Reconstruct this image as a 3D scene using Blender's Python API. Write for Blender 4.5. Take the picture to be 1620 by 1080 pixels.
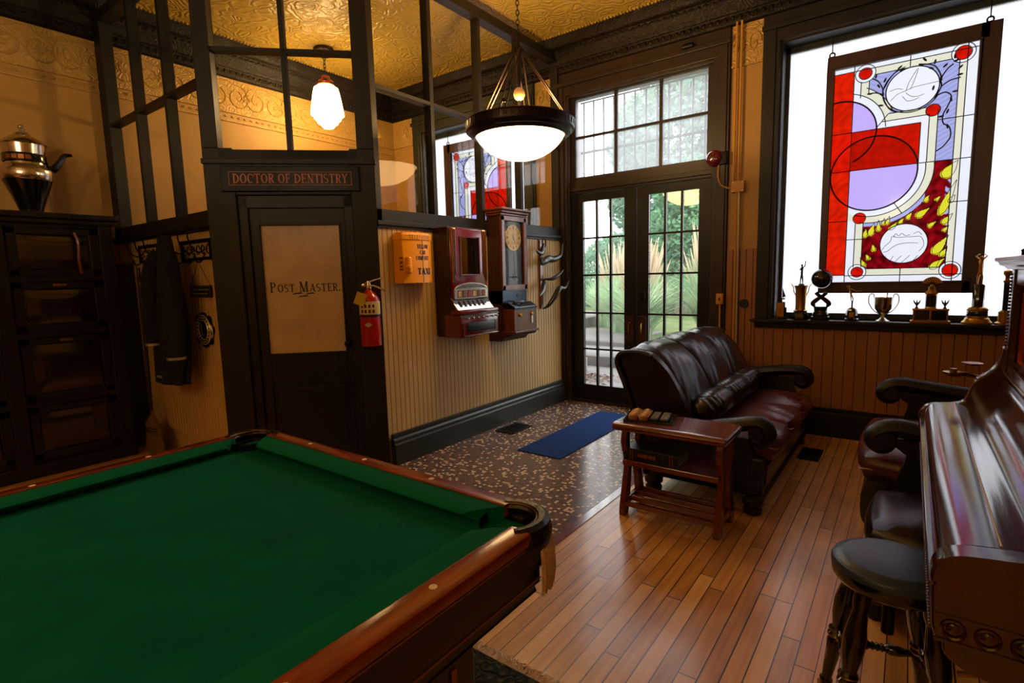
import bpy, bmesh, math, random
from mathutils import Vector, Matrix
import numpy as np
for o in list(bpy.data.objects): bpy.data.objects.remove(o)
SC = bpy.context.scene
COL = SC.collection
PI = math.pi
R = math.radians

# ---------------------------------------------------------------- camera
cam = bpy.data.cameras.new('camera'); camo = bpy.data.objects.new('camera', cam); COL.objects.link(camo)
cam.sensor_width = 36.0; cam.lens = 842.52 / 1620 * 36.0; cam.clip_start = 0.02; cam.clip_end = 200
YAW, PITCH, ROLL = R(36.7776), R(7.0158), R(1.4408)
fw = Vector((-math.sin(YAW) * math.cos(PITCH), math.cos(YAW) * math.cos(PITCH), -math.sin(PITCH)))
rt = Vector((math.cos(YAW), math.sin(YAW), 0)); dn = fw.cross(rt)
r2 = rt * math.cos(ROLL) + dn * math.sin(ROLL); d2 = -rt * math.sin(ROLL) + dn * math.cos(ROLL)
camo.matrix_world = Matrix(((r2.x, -d2.x, -fw.x, 0), (r2.y, -d2.y, -fw.y, 0), (r2.z, -d2.z, -fw.z, 1.38), (0, 0, 0, 1)))
SC.camera = camo

# ---------------------------------------------------------------- world, exposure
SC.view_settings.view_transform = 'Standard'; SC.view_settings.look = 'None'
SC.view_settings.gamma = 1; SC.view_settings.use_curve_mapping = False
SC.view_settings.exposure = 0.12
world = bpy.data.worlds.new('overcast_sky'); SC.world = world; world.use_nodes = True
bg = world.node_tree.nodes['Background']
bg.inputs[0].default_value = (0.965, 0.965, 1.0, 1); bg.inputs[1].default_value = 6.0
PENDANT_GLOW, PENDANT_BULB = 13.0, 105.0
OFFICE_BULB = 60.0
WARM = (1.0, 0.60, 0.22)

def lamp(name, loc, energy, color, size, parent=None):
    l = bpy.data.lights.new(name, 'POINT'); l.energy = energy; l.color = color; l.shadow_soft_size = size
    o = bpy.data.objects.new(name, l); COL.objects.link(o); o.location = loc; o.parent = parent
    return o
# daylight portals: they only guide sampling of the sky through the real openings
for nm, cx, cy, cz, sx, sz, rx in (('door_portal', -2.2, 5.2, 1.65, 1.5, 3.1, -90),):
    pl = bpy.data.lights.new(nm, 'AREA'); pl.shape = 'RECTANGLE'; pl.size = sx; pl.size_y = sz; pl.cycles.is_portal = True
    po = bpy.data.objects.new(nm, pl); COL.objects.link(po); po.location = (cx, cy, cz); po.rotation_euler = (R(rx), 0, 0)

# ---------------------------------------------------------------- materials
def lin(c):
    return tuple((x / 255 / 12.92 if x / 255 <= 0.04045 else ((x / 255 + 0.055) / 1.055) ** 2.4) for x in c)
MATS = {}
def mat(name, rgb, rough=0.5, metal=0.0, var=0.0, scale=8.0, bump=0.0, bscale=60.0, stretch=(1, 1, 1), rgb2=None, coat=0.0, spec=0.5, sheen=0.0, rvar=0.0):
    m = bpy.data.materials.new(name); m.use_nodes = True
    nt = m.node_tree; N = nt.nodes; L = nt.links
    b = N['Principled BSDF']; a = (*lin(rgb), 1)
    b.inputs['Base Color'].default_value = a; b.inputs['Roughness'].default_value = rough
    b.inputs['Metallic'].default_value = metal; b.inputs['Specular IOR Level'].default_value = spec
    b.inputs['Coat Weight'].default_value = coat; b.inputs['Coat Roughness'].default_value = 0.12
    b.inputs['Sheen Weight'].default_value = sheen
    tc = N.new('ShaderNodeTexCoord'); mp = N.new('ShaderNodeMapping'); mp.inputs['Scale'].default_value = stretch
    L.new(tc.outputs['Object'], mp.inputs[0])
    if var or rgb2 or rvar:
        no = N.new('ShaderNodeTexNoise'); no.inputs['Scale'].default_value = scale; no.inputs['Detail'].default_value = 6
        L.new(mp.outputs[0], no.inputs['Vector'])
        mr = N.new('ShaderNodeMapRange'); mr.inputs[1].default_value = 0.3; mr.inputs[2].default_value = 0.7
        L.new(no.outputs['Fac'], mr.inputs[0])
        mx = N.new('ShaderNodeMix'); mx.data_type = 'RGBA'
        if rgb2: c2 = (*lin(rgb2), 1)
        else: c2 = tuple(x * (1 - var) for x in a[:3]) + (1,)
        mx.inputs[6].default_value = a; mx.inputs[7].default_value = c2
        L.new(mr.outputs[0], mx.inputs[0]); L.new(mx.outputs[2], b.inputs['Base Color'])
        if rvar:
            m2 = N.new('ShaderNodeMapRange'); m2.inputs[1].default_value = 0.3; m2.inputs[2].default_value = 0.7
            m2.inputs[3].default_value = rough; m2.inputs[4].default_value = rough + rvar
            L.new(no.outputs['Fac'], m2.inputs[0]); L.new(m2.outputs[0], b.inputs['Roughness'])
    if bump:
        n2 = N.new('ShaderNodeTexNoise'); n2.inputs['Scale'].default_value = bscale; n2.inputs['Detail'].default_value = 4
        L.new(mp.outputs[0], n2.inputs['Vector'])
        bp = N.new('ShaderNodeBump'); bp.inputs['Strength'].default_value = bump; bp.inputs['Distance'].default_value = 0.01
        L.new(n2.outputs['Fac'], bp.inputs['Height']); L.new(bp.outputs[0], b.inputs['Normal'])
    MATS[name] = m
    return m
mat('trim_brown', (25, 20, 13), 0.5, spec=0.35, var=0.3, scale=3, bump=0.1, bscale=30)
mat('trim_green', (40, 44, 34), 0.36, var=0.2, scale=3, bump=0.1)
mat('casing_brown', (40, 23, 12), 0.45, spec=0.4, var=0.35, scale=5, stretch=(1, 1, 0.2), bump=0.1)
mat('door_brown', (20, 12, 8), 0.42, spec=0.35, var=0.4, scale=8, stretch=(3, 3, 0.3), bump=0.15)
mat('dark_wood', (22, 13, 9), 0.34, spec=0.4, var=0.45, scale=6, stretch=(4, 4, 0.6), bump=0.15, rvar=0.2)
mat('plaster', (176, 134, 66), 0.6, var=0.12, scale=2.5, bump=0.08, bscale=90)
mat('beadboard_paint', (206, 174, 112), 0.45, var=0.16, scale=3, bump=0.05, stretch=(1, 1, 0.4))
mat('beadboard_tan', (150, 98, 56), 0.42, var=0.2, scale=3, bump=0.05, stretch=(1, 1, 0.4))
mat('red_wood', (156, 62, 26), 0.15, rgb2=(104, 32, 14), scale=9, stretch=(5, 0.6, 5), bump=0.08, coat=0.5)
mat('red_wood_x', (156, 62, 26), 0.22, rgb2=(104, 32, 14), scale=9, stretch=(0.6, 5, 5), bump=0.08, coat=0.5)
mat('table_apron', (32, 20, 13), 0.38, rgb2=(18, 13, 10), scale=9, stretch=(5, 0.6, 5), coat=0.2)
mat('felt', (0, 100, 84), 0.95, var=0.22, scale=7, bump=0.25, bscale=600, spec=0.1)
mat('felt_cushion', (0, 104, 80), 0.9, var=0.1, scale=12, bump=0.2, bscale=600, spec=0.1)
mat('black_leather', (16, 15, 15), 0.28, var=0.3, scale=9, bump=0.35, bscale=70)
mat('brown_leather', (34, 17, 14), 0.27, rgb2=(24, 13, 12), scale=3, bump=0.05, bscale=30)
mat('seat_leather', (92, 34, 26), 0.26, rgb2=(66, 22, 20), scale=4, bump=0.14, bscale=22, rvar=0.08)
mat('piping', (150, 110, 80), 0.5)
mat('panel_gloss', (30, 17, 11), 0.16, var=0.3, scale=5, coat=0.8, bump=0.03, bscale=12)
mat('piano_wood', (62, 20, 13), 0.16, rgb2=(40, 13, 10), scale=5, stretch=(6, 0.5, 6), coat=0.8, bump=0.02, bscale=20)
mat('table_wood', (120, 44, 26), 0.2, rgb2=(82, 26, 16), scale=7, stretch=(0.5, 6, 6), coat=0.6)
mat('stool_wood', (26, 11, 8), 0.18, var=0.4, scale=7, coat=0.6)
mat('stool_vinyl', (46, 60, 84), 0.36, bump=0.12, bscale=140)
mat('gold', (196, 148, 62), 0.28, 1.0, var=0.2, scale=20)
mat('brass', (176, 128, 58), 0.3, 1.0, var=0.3, scale=25)
mat('bronze', (48, 34, 26), 0.36, 0.8, var=0.3, scale=20)
mat('chrome', (216, 206, 190), 0.2, 1.0)
mat('iron', (20, 19, 18), 0.45, 0.7, bump=0.1)
mat('black', (12, 12, 13), 0.4)
mat('black_gloss', (10, 11, 12), 0.12, coat=0.5)
mat('white_paint', (222, 218, 208), 0.4)
mat('label_paper', (212, 198, 164), 0.6, var=0.15, scale=40)
mat('label_yellow', (206, 178, 60), 0.5)
mat('red_paint', (176, 16, 18), 0.22, coat=0.6, var=0.1)
mat('maroon', (104, 18, 24), 0.22, coat=0.6, var=0.2, scale=4)
mat('maroon_dark', (44, 12, 12), 0.32, var=0.2, scale=4)
mat('cab_yellow', (255, 172, 0), 0.35, var=0.08, scale=4)
mat('clock_wood', (116, 54, 26), 0.3, rgb2=(80, 34, 16), scale=6, stretch=(5, 5, 0.5), coat=0.4)
mat('clock_wood_dark', (60, 28, 16), 0.35, rgb2=(40, 18, 12), scale=6, stretch=(5, 5, 0.5))
mat('dial_cream', (232, 200, 122), 0.5, var=0.08, scale=10)
mat('blue_steel', (58, 66, 80), 0.22, 0.9)
mat('horn', (48, 34, 26), 0.3, rgb2=(24, 18, 16), scale=4)
mat('mat_blue', (34, 66, 132), 0.95, var=0.18, scale=40, bump=0.6, bscale=300, spec=0.1)
mat('cloth_navy', (10, 13, 24), 0.9, var=0.3, scale=6, bump=0.3, bscale=40)
mat('straw', (120, 88, 46), 0.8, var=0.35, scale=60, stretch=(6, 6, 0.5), bump=0.5, bscale=100)
mat('tassel', (226, 196, 150), 0.8, var=0.4, scale=120, bump=0.4, bscale=300)
mat('fringe', (236, 216, 200), 0.9)
mat('pipe_paint', (188, 132, 52), 0.45)
mat('grey_metal', (196, 192, 180), 0.3, 0.6)
mat('tan_bone', (206, 156, 96), 0.45, rgb2=(120, 62, 32), scale=18)
mat('book_leather', (26, 30, 38), 0.35, var=0.3, scale=10)
mat('book_pages', (150, 130, 100), 0.8)
mat('gilt', (150, 92, 40), 0.4, 0.6)
mat('copper', (168, 82, 40), 0.25, 1.0)
mat('sign_black', (5, 4, 4), 0.3, spec=0.15)
mat('sign_copper', (186, 108, 78), 0.5)
mat('letter_dark', (40, 36, 30), 0.5)
mat('letter_black', (10, 9, 8), 0.5)
mat('lead', (14, 16, 22), 0.4, 0.3)
mat('concrete', (96, 91, 91), 0.8, var=0.18, scale=1.2, bump=0.3)
mat('stone_dark', (84, 81, 77), 0.85, var=0.4, scale=5, bump=0.6, bscale=14)
mat('dry_leaf', (120, 92, 70), 0.8, rgb2=(70, 48, 34), scale=30)
mat('siding', (112, 106, 104), 0.7)
mat('bark', (92, 80, 68), 0.9)
mat('soil', (120, 104, 82), 0.95, var=0.4, scale=6)
mat('mirror', (180, 180, 180), 0.03, 1.0)

def foliage(name, c1, c2, trans=0.4):
    m = bpy.data.materials.new(name); m.use_nodes = True; nt = m.node_tree; N = nt.nodes; L = nt.links
    for n in list(N): N.remove(n)
    out = N.new('ShaderNodeOutputMaterial'); d = N.new('ShaderNodeBsdfDiffuse'); t = N.new('ShaderNodeBsdfTranslucent'); mx = N.new('ShaderNodeMixShader')
    tc = N.new('ShaderNodeTexCoord'); no = N.new('ShaderNodeTexNoise'); no.inputs['Scale'].default_value = 1.6; no.inputs['Detail'].default_value = 8
    L.new(tc.outputs['Object'], no.inputs['Vector'])
    cr = N.new('ShaderNodeMix'); cr.data_type = 'RGBA'; cr.inputs[6].default_value = (*lin(c1), 1); cr.inputs[7].default_value = (*lin(c2), 1)
    mr = N.new('ShaderNodeMapRange'); mr.inputs[1].default_value = 0.35; mr.inputs[2].default_value = 0.65
    L.new(no.outputs['Fac'], mr.inputs[0]); L.new(mr.outputs[0], cr.inputs[0])
    L.new(cr.outputs[2], d.inputs[0]); L.new(cr.outputs[2], t.inputs[0]); mx.inputs[0].default_value = trans
    L.new(d.outputs[0], mx.inputs[1]); L.new(t.outputs[0], mx.inputs[2]); L.new(mx.outputs[0], out.inputs[0])
    MATS[name] = m
foliage('leaf_green', (112, 152, 114), (66, 112, 78))
foliage('leaf_pale', (128, 156, 134), (88, 124, 98))
foliage('grass_blade', (190, 208, 172), (104, 148, 104))
foliage('grass_plume', (214, 198, 176), (196, 180, 150))
foliage('lawn', (104, 108, 74), (70, 94, 58), 0.0)

def glassy(name, tint=(1, 1, 1), refl=1.0, film=0.9, bump=0.0, haze=0.0, rough=0.02, bscale=6.0):
    """thin pane: lets light through, mirrors by fresnel, optional dusty translucent film"""
    m = bpy.data.materials.new(name); m.use_nodes = True; nt = m.node_tree; N = nt.nodes; L = nt.links
    for n in list(N): N.remove(n)
    out = N.new('ShaderNodeOutputMaterial'); t = N.new('ShaderNodeBsdfTransparent'); t.inputs[0].default_value = (*tint, 1)
    g = N.new('ShaderNodeBsdfGlossy'); g.inputs['Roughness'].default_value = rough
    ge = N.new('ShaderNodeNewGeometry'); dp = N.new('ShaderNodeVectorMath'); dp.operation = 'DOT_PRODUCT'
    L.new(ge.outputs['Incoming'], dp.inputs[0]); L.new(ge.outputs['Normal'], dp.inputs[1])
    def _m(op, a, b=None):
        n = N.new('ShaderNodeMath'); n.operation = op
        for i, v in enumerate((a, b)):
            if v is None: continue
            if isinstance(v, (int, float)): n.inputs[i].default_value = v
            else: L.new(v, n.inputs[i])
        return n.outputs[0]
    sch = _m('ADD', _m('MULTIPLY', _m('POWER', _m('SUBTRACT', 1.0, _m('ABSOLUTE', dp.outputs['Value'])), 5.0), 0.96), 0.04)
    mu = N.new('ShaderNodeMath'); mu.operation = 'MULTIPLY'; mu.inputs[1].default_value = refl; mu.use_clamp = True
    L.new(sch, mu.inputs[0])
    mx = N.new('ShaderNodeMixShader'); L.new(mu.outputs[0], mx.inputs[0]); L.new(g.outputs[0], mx.inputs[2])
    if haze:
        tr = N.new('ShaderNodeBsdfTranslucent'); tr.inputs[0].default_value = (film, film * 1.01, film * 1.05, 1)
        mh = N.new('ShaderNodeMixShader'); mh.inputs[0].default_value = haze
        L.new(t.outputs[0], mh.inputs[1]); L.new(tr.outputs[0], mh.inputs[2]); L.new(mh.outputs[0], mx.inputs[1])
    else: L.new(t.outputs[0], mx.inputs[1])
    if bump:
        tc = N.new('ShaderNodeTexCoord'); n2 = N.new('ShaderNodeTexNoise'); n2.inputs['Scale'].default_value = bscale
        L.new(tc.outputs['Object'], n2.inputs['Vector'])
        bp = N.new('ShaderNodeBump'); bp.inputs['Strength'].default_value = bump; bp.inputs['Distance'].default_value = 0.02
        L.new(n2.outputs['Fac'], bp.inputs['Height']); L.new(bp.outputs[0], g.inputs['Normal'])
    L.new(mx.outputs[0], out.inputs[0]); MATS[name] = m
glassy('pane_glass', (0.97, 0.98, 0.97), 0.5, bump=0.03)
glassy('door_glass', (0.97, 0.98, 0.97), 1.6, haze=0.012)
glassy('transom_glass', (0.97, 0.98, 1.0), 1.0, haze=0.2)
glassy('frosted_window', (1, 1, 1), 1.0, film=0.72, haze=1.0)
glassy('clock_glass', (0.9, 0.9, 0.88), 0.25)
glassy('stove_glass', (0.3, 0.3, 0.3), 2.0)

def emit(name, rgb, strength, rgb2=None):
    m = bpy.data.materials.new(name); m.use_nodes = True; N = m.node_tree.nodes; L = m.node_tree.links
    b = N['Principled BSDF']; b.inputs['Base Color'].default_value = (0.8, 0.7, 0.5, 1); b.inputs['Roughness'].default_value = 0.2
    b.inputs['Emission Color'].default_value = (*rgb, 1); b.inputs['Emission Strength'].default_value = strength
    MATS[name] = m; return m
emit('bowl_glow', (1.0, 0.62, 0.26), PENDANT_GLOW)
emit('shade_glow', (1.0, 0.62, 0.24), 42.0)
emit('finial_glow', (1.0, 0.5, 0.15), 0.2)
MATS['finial_glow'].node_tree.nodes['Principled BSDF'].inputs['Base Color'].default_value = (0.35, 0.16, 0.04, 1)

# floor of planks and of little mosaic tiles (both patterns by object coordinates = metres)
def nodes(name):
    m = bpy.data.materials.new(name); m.use_nodes = True; MATS[name] = m
    return m, m.node_tree.nodes, m.node_tree.links, m.node_tree.nodes['Principled BSDF']
def mth(N, L, op, a, b=None):
    n = N.new('ShaderNodeMath'); n.operation = op
    for i, v in enumerate((a, b)):
        if v is None: continue
        if isinstance(v, (int, float)): n.inputs[i].default_value = v
        else: L.new(v, n.inputs[i])
    return n.outputs[0]
def ramp(N, L, fac, stops):
    r = N.new('ShaderNodeValToRGB'); e = r.color_ramp.elements
    while len(e) > 1: e.remove(e[0])
    for i, (p, c) in enumerate(stops):
        x = e[0] if i == 0 else e.new(p)
        x.position = p; x.color = (*lin(c), 1)
    L.new(fac, r.inputs[0]); return r.outputs[0]
m, N, L, B = nodes('plank_floor')
tc = N.new('ShaderNodeTexCoord'); sp = N.new('ShaderNodeSeparateXYZ'); L.new(tc.outputs['Object'], sp.inputs[0])
PW = 0.064
row = mth(N, L, 'DIVIDE', sp.outputs[0], PW); rid = mth(N, L, 'FLOOR', row); rf = mth(N, L, 'FRACT', row)
wn = N.new('ShaderNodeTexWhiteNoise'); wn.noise_dimensions = '1D'; L.new(rid, wn.inputs['W'])
off = mth(N, L, 'MULTIPLY', wn.outputs['Value'], 7.3)
yy = mth(N, L, 'ADD', mth(N, L, 'DIVIDE', sp.outputs[1], 1.05), off); yid = mth(N, L, 'FLOOR', yy); yf = mth(N, L, 'FRACT', yy)
wn2 = N.new('ShaderNodeTexWhiteNoise'); wn2.noise_dimensions = '2D'; cv = N.new('ShaderNodeCombineXYZ')
L.new(rid, cv.inputs[0]); L.new(yid, cv.inputs[1]); L.new(cv.outputs[0], wn2.inputs['Vector'])
gr = N.new('ShaderNodeTexNoise'); gr.inputs['Scale'].default_value = 1.0; gr.inputs['Detail'].default_value = 8
gm = N.new('ShaderNodeMapping'); gm.inputs['Scale'].default_value = (45, 3.0, 1); L.new(tc.outputs['Object'], gm.inputs[0])
ga = N.new('ShaderNodeVectorMath'); ga.operation = 'ADD'; L.new(gm.outputs[0], ga.inputs[0]); sv = N.new('ShaderNodeCombineXYZ')
L.new(mth(N, L, 'MULTIPLY', wn2.outputs['Value'], 50), sv.inputs[2]); L.new(sv.outputs[0], ga.inputs[1]); L.new(ga.outputs[0], gr.inputs['Vector'])
tone = mth(N, L, 'ADD', mth(N, L, 'MULTIPLY', wn2.outputs['Value'], 0.42), mth(N, L, 'MULTIPLY', gr.outputs['Fac'], 0.58))
colr = ramp(N, L, tone, [(0.12, (150, 104, 58)), (0.4, (206, 152, 92)), (0.62, (232, 182, 120)), (0.85, (244, 204, 148))])
big = N.new('ShaderNodeTexNoise'); big.inputs['Scale'].default_value = 1.3; big.inputs['Detail'].default_value = 5; L.new(tc.outputs['Object'], big.inputs['Vector'])
dk = N.new('ShaderNodeMix'); dk.data_type = 'RGBA'; dk.blend_type = 'MULTIPLY'; dk.inputs[7].default_value = (0.66, 0.56, 0.45, 1)
bmr = N.new('ShaderNodeMapRange'); bmr.inputs[1].default_value = 0.5; bmr.inputs[2].default_value = 0.75; L.new(big.outputs['Fac'], bmr.inputs[0])
L.new(bmr.outputs[0], dk.inputs[0]); L.new(colr, dk.inputs[6])
e1 = mth(N, L, 'MINIMUM', rf, mth(N, L, 'SUBTRACT', 1.0, rf)); gapw = mth(N, L, 'ADD', 0.018, mth(N, L, 'MULTIPLY', wn.outputs['Value'], 0.03)); gx = mth(N, L, 'LESS_THAN', e1, gapw)
e2 = mth(N, L, 'MINIMUM', yf, mth(N, L, 'SUBTRACT', 1.0, yf)); gy = mth(N, L, 'LESS_THAN', e2, 0.0022)
gap = mth(N, L, 'MAXIMUM', gx, gy)
gmix = N.new('ShaderNodeMix'); gmix.data_type = 'RGBA'; gmix.inputs[7].default_value = (0.012, 0.006, 0.004, 1)
L.new(gap, gmix.inputs[0]); L.new(dk.outputs[2], gmix.inputs[6]); L.new(gmix.outputs[2], B.inputs['Base Color'])
L.new(mth(N, L, 'ADD', 0.2, mth(N, L, 'MULTIPLY', big.outputs['Fac'], 0.26)), B.inputs['Roughness'])
B.inputs['Coat Weight'].default_value = 0.35; B.inputs['Coat Roughness'].default_value = 0.16
bp = N.new('ShaderNodeBump'); bp.inputs['Strength'].default_value = 0.5; bp.inputs['Distance'].default_value = 0.003
hh = mth(N, L, 'SUBTRACT', mth(N, L, 'MULTIPLY', gr.outputs['Fac'], 0.25), mth(N, L, 'ADD', gap, mth(N, L, 'MULTIPLY', wn2.outputs['Value'], 0.0)))
L.new(hh, bp.inputs['Height']); L.new(bp.outputs[0], B.inputs['Normal'])

m, N, L, B = nodes('mosaic_tile')
tc = N.new('ShaderNodeTexCoord'); sp = N.new('ShaderNodeSeparateXYZ'); L.new(tc.outputs['Object'], sp.inputs[0])
TW = 0.021
ux = mth(N, L, 'DIVIDE', sp.outputs[0], TW); uy = mth(N, L, 'DIVIDE', sp.outputs[1], TW)
ix = mth(N, L, 'FLOOR', ux); iy = mth(N, L, 'FLOOR', uy); fx = mth(N, L, 'FRACT', ux); fy = mth(N, L, 'FRACT', uy)
cv = N.new('ShaderNodeCombineXYZ'); L.new(ix, cv.inputs[0]); L.new(iy, cv.inputs[1])
w1 = N.new('ShaderNodeTexWhiteNoise'); w1.noise_dimensions = '2D'; L.new(cv.outputs[0], w1.inputs['Vector'])
mod = mth(N, L, 'MODULO', mth(N, L, 'ADD', ix, mth(N, L, 'MULTIPLY', iy, 2.0)), 5.0)
base = ramp(N, L, w1.outputs['Value'], [(0.0, (78, 58, 48)), (0.35, (108, 78, 64)), (0.6, (126, 90, 70)), (0.8, (74, 64, 64)), (1.0, (140, 98, 74))])
isw = mth(N, L, 'GREATER_THAN', w1.outputs['Value'], 0.83)
wc = N.new('ShaderNodeMix'); wc.data_type = 'RGBA'; wc.inputs[7].default_value = (*lin((226, 196, 160)), 1)
L.new(isw, wc.inputs[0]); L.new(base, wc.inputs[6])
ex = mth(N, L, 'MINIMUM', fx, mth(N, L, 'SUBTRACT', 1.0, fx)); ey = mth(N, L, 'MINIMUM', fy, mth(N, L, 'SUBTRACT', 1.0, fy))
gro = mth(N, L, 'LESS_THAN', mth(N, L, 'MINIMUM', ex, ey), 0.09)
gc = N.new('ShaderNodeMix'); gc.data_type = 'RGBA'; gc.inputs[7].default_value = (*lin((52, 46, 42)), 1)
L.new(gro, gc.inputs[0]); L.new(wc.outputs[2], gc.inputs[6]); L.new(gc.outputs[2], B.inputs['Base Color'])
L.new(mth(N, L, 'ADD', 0.2, mth(N, L, 'MULTIPLY', gro, 0.5)), B.inputs['Roughness'])
bp = N.new('ShaderNodeBump'); bp.inputs['Strength'].default_value = 0.4; bp.inputs['Distance'].default_value = 0.003
hh = mth(N, L, 'SUBTRACT', mth(N, L, 'MULTIPLY', w1.outputs['Value'], 0.4), gro); L.new(hh, bp.inputs['Height']); L.new(bp.outputs[0], B.inputs['Normal'])

def embossed(name, rgb, scale, strength, rough=0.42, kind='swirl', dist=0.02):
    m, N, L, B = nodes(name)
    B.inputs['Base Color'].default_value = (*lin(rgb), 1); B.inputs['Roughness'].default_value = rough
    tc = N.new('ShaderNodeTexCoord')
    no = N.new('ShaderNodeTexNoise'); no.inputs['Scale'].default_value = scale * 0.6; L.new(tc.outputs['Object'], no.inputs['Vector'])
    ad = N.new('ShaderNodeVectorMath'); ad.operation = 'MULTIPLY_ADD'; L.new(no.outputs['Color'], ad.inputs[0]); ad.inputs[1].default_value = (0.9 / scale * 2,) * 3
    L.new(tc.outputs['Object'], ad.inputs[2])
    vo = N.new('ShaderNodeTexVoronoi'); vo.inputs['Scale'].default_value = scale; L.new(ad.outputs[0], vo.inputs['Vector'])
    wv = mth(N, L, 'SINE', mth(N, L, 'MULTIPLY', vo.outputs['Distance'], 24.0))
    n3 = N.new('ShaderNodeTexNoise'); n3.inputs['Scale'].default_value = 70; L.new(tc.outputs['Object'], n3.inputs['Vector'])
    h = mth(N, L, 'ADD', mth(N, L, 'MULTIPLY', wv, 0.35), mth(N, L, 'MULTIPLY', n3.outputs['Fac'], 0.35))
    if kind == 'panel':
        sp = N.new('ShaderNodeSeparateXYZ'); L.new(tc.outputs['Object'], sp.inputs[0])
        for ch in (0, 1):
            f = mth(N, L, 'FRACT', mth(N, L, 'DIVIDE', sp.outputs[ch], 0.6)); e = mth(N, L, 'MINIMUM', f, mth(N, L, 'SUBTRACT', 1.0, f))
            h = mth(N, L, 'ADD', h, mth(N, L, 'MULTIPLY', mth(N, L, 'LESS_THAN', e, 0.035), 0.8))
    bp = N.new('ShaderNodeBump'); bp.inputs['Strength'].default_value = strength; bp.inputs['Distance'].default_value = dist
    L.new(h, bp.inputs['Height']); L.new(bp.outputs[0], B.inputs['Normal'])
    return m
embossed('tin_ceiling', (160, 132, 50), 6, 0.75, 0.40, 'panel', 0.014)
embossed('frieze_relief', (178, 140, 70), 11, 0.6, 0.45, dist=0.01)
embossed('cornice_wood', (19, 11, 6), 14, 0.3, 0.5, dist=0.01)
MATS['cornice_wood'].node_tree.nodes['Principled BSDF'].inputs['Specular IOR Level'].default_value = 0.2
embossed('rug_weave', (46, 48, 44), 14, 0.8, 0.95, dist=0.01)
# rug colours
N = MATS['rug_weave'].node_tree.nodes; L = MATS['rug_weave'].node_tree.links; B = N['Principled BSDF']
tc = N.new('ShaderNodeTexCoord'); vo = N.new('ShaderNodeTexVoronoi'); vo.inputs['Scale'].default_value = 22; L.new(tc.outputs['Object'], vo.inputs['Vector'])
L.new(ramp(N, L, vo.outputs['Distance'], [(0.0, (116, 96, 78)), (0.25, (44, 62, 52)), (0.5, (26, 30, 30)), (0.75, (70, 84, 60)), (1.0, (120, 92, 66))]), B.inputs['Base Color'])

# stained glass: coloured transparent glass, colour per glass piece from the mesh
m = bpy.data.materials.new('stained_glass'); m.use_nodes = True; N = m.node_tree.nodes; L = m.node_tree.links
for n in list(N): N.remove(n)
out = N.new('ShaderNodeOutputMaterial'); at = N.new('ShaderNodeVertexColor'); at.layer_name = 'glass'
t = N.new('ShaderNodeBsdfTransparent'); g = N.new('ShaderNodeBsdfGlossy'); g.inputs['Roughness'].default_value = 0.1
fr = N.new('ShaderNodeFresnel'); fr.inputs[0].default_value = 1.15; mx = N.new('ShaderNodeMixShader')
L.new(at.outputs[0], t.inputs[0]); L.new(fr.outputs[0], mx.inputs[0]); L.new(t.outputs[0], mx.inputs[1]); L.new(g.outputs[0], mx.inputs[2]); L.new(mx.outputs[0], out.inputs[0])
MATS['stained_glass'] = m

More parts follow.
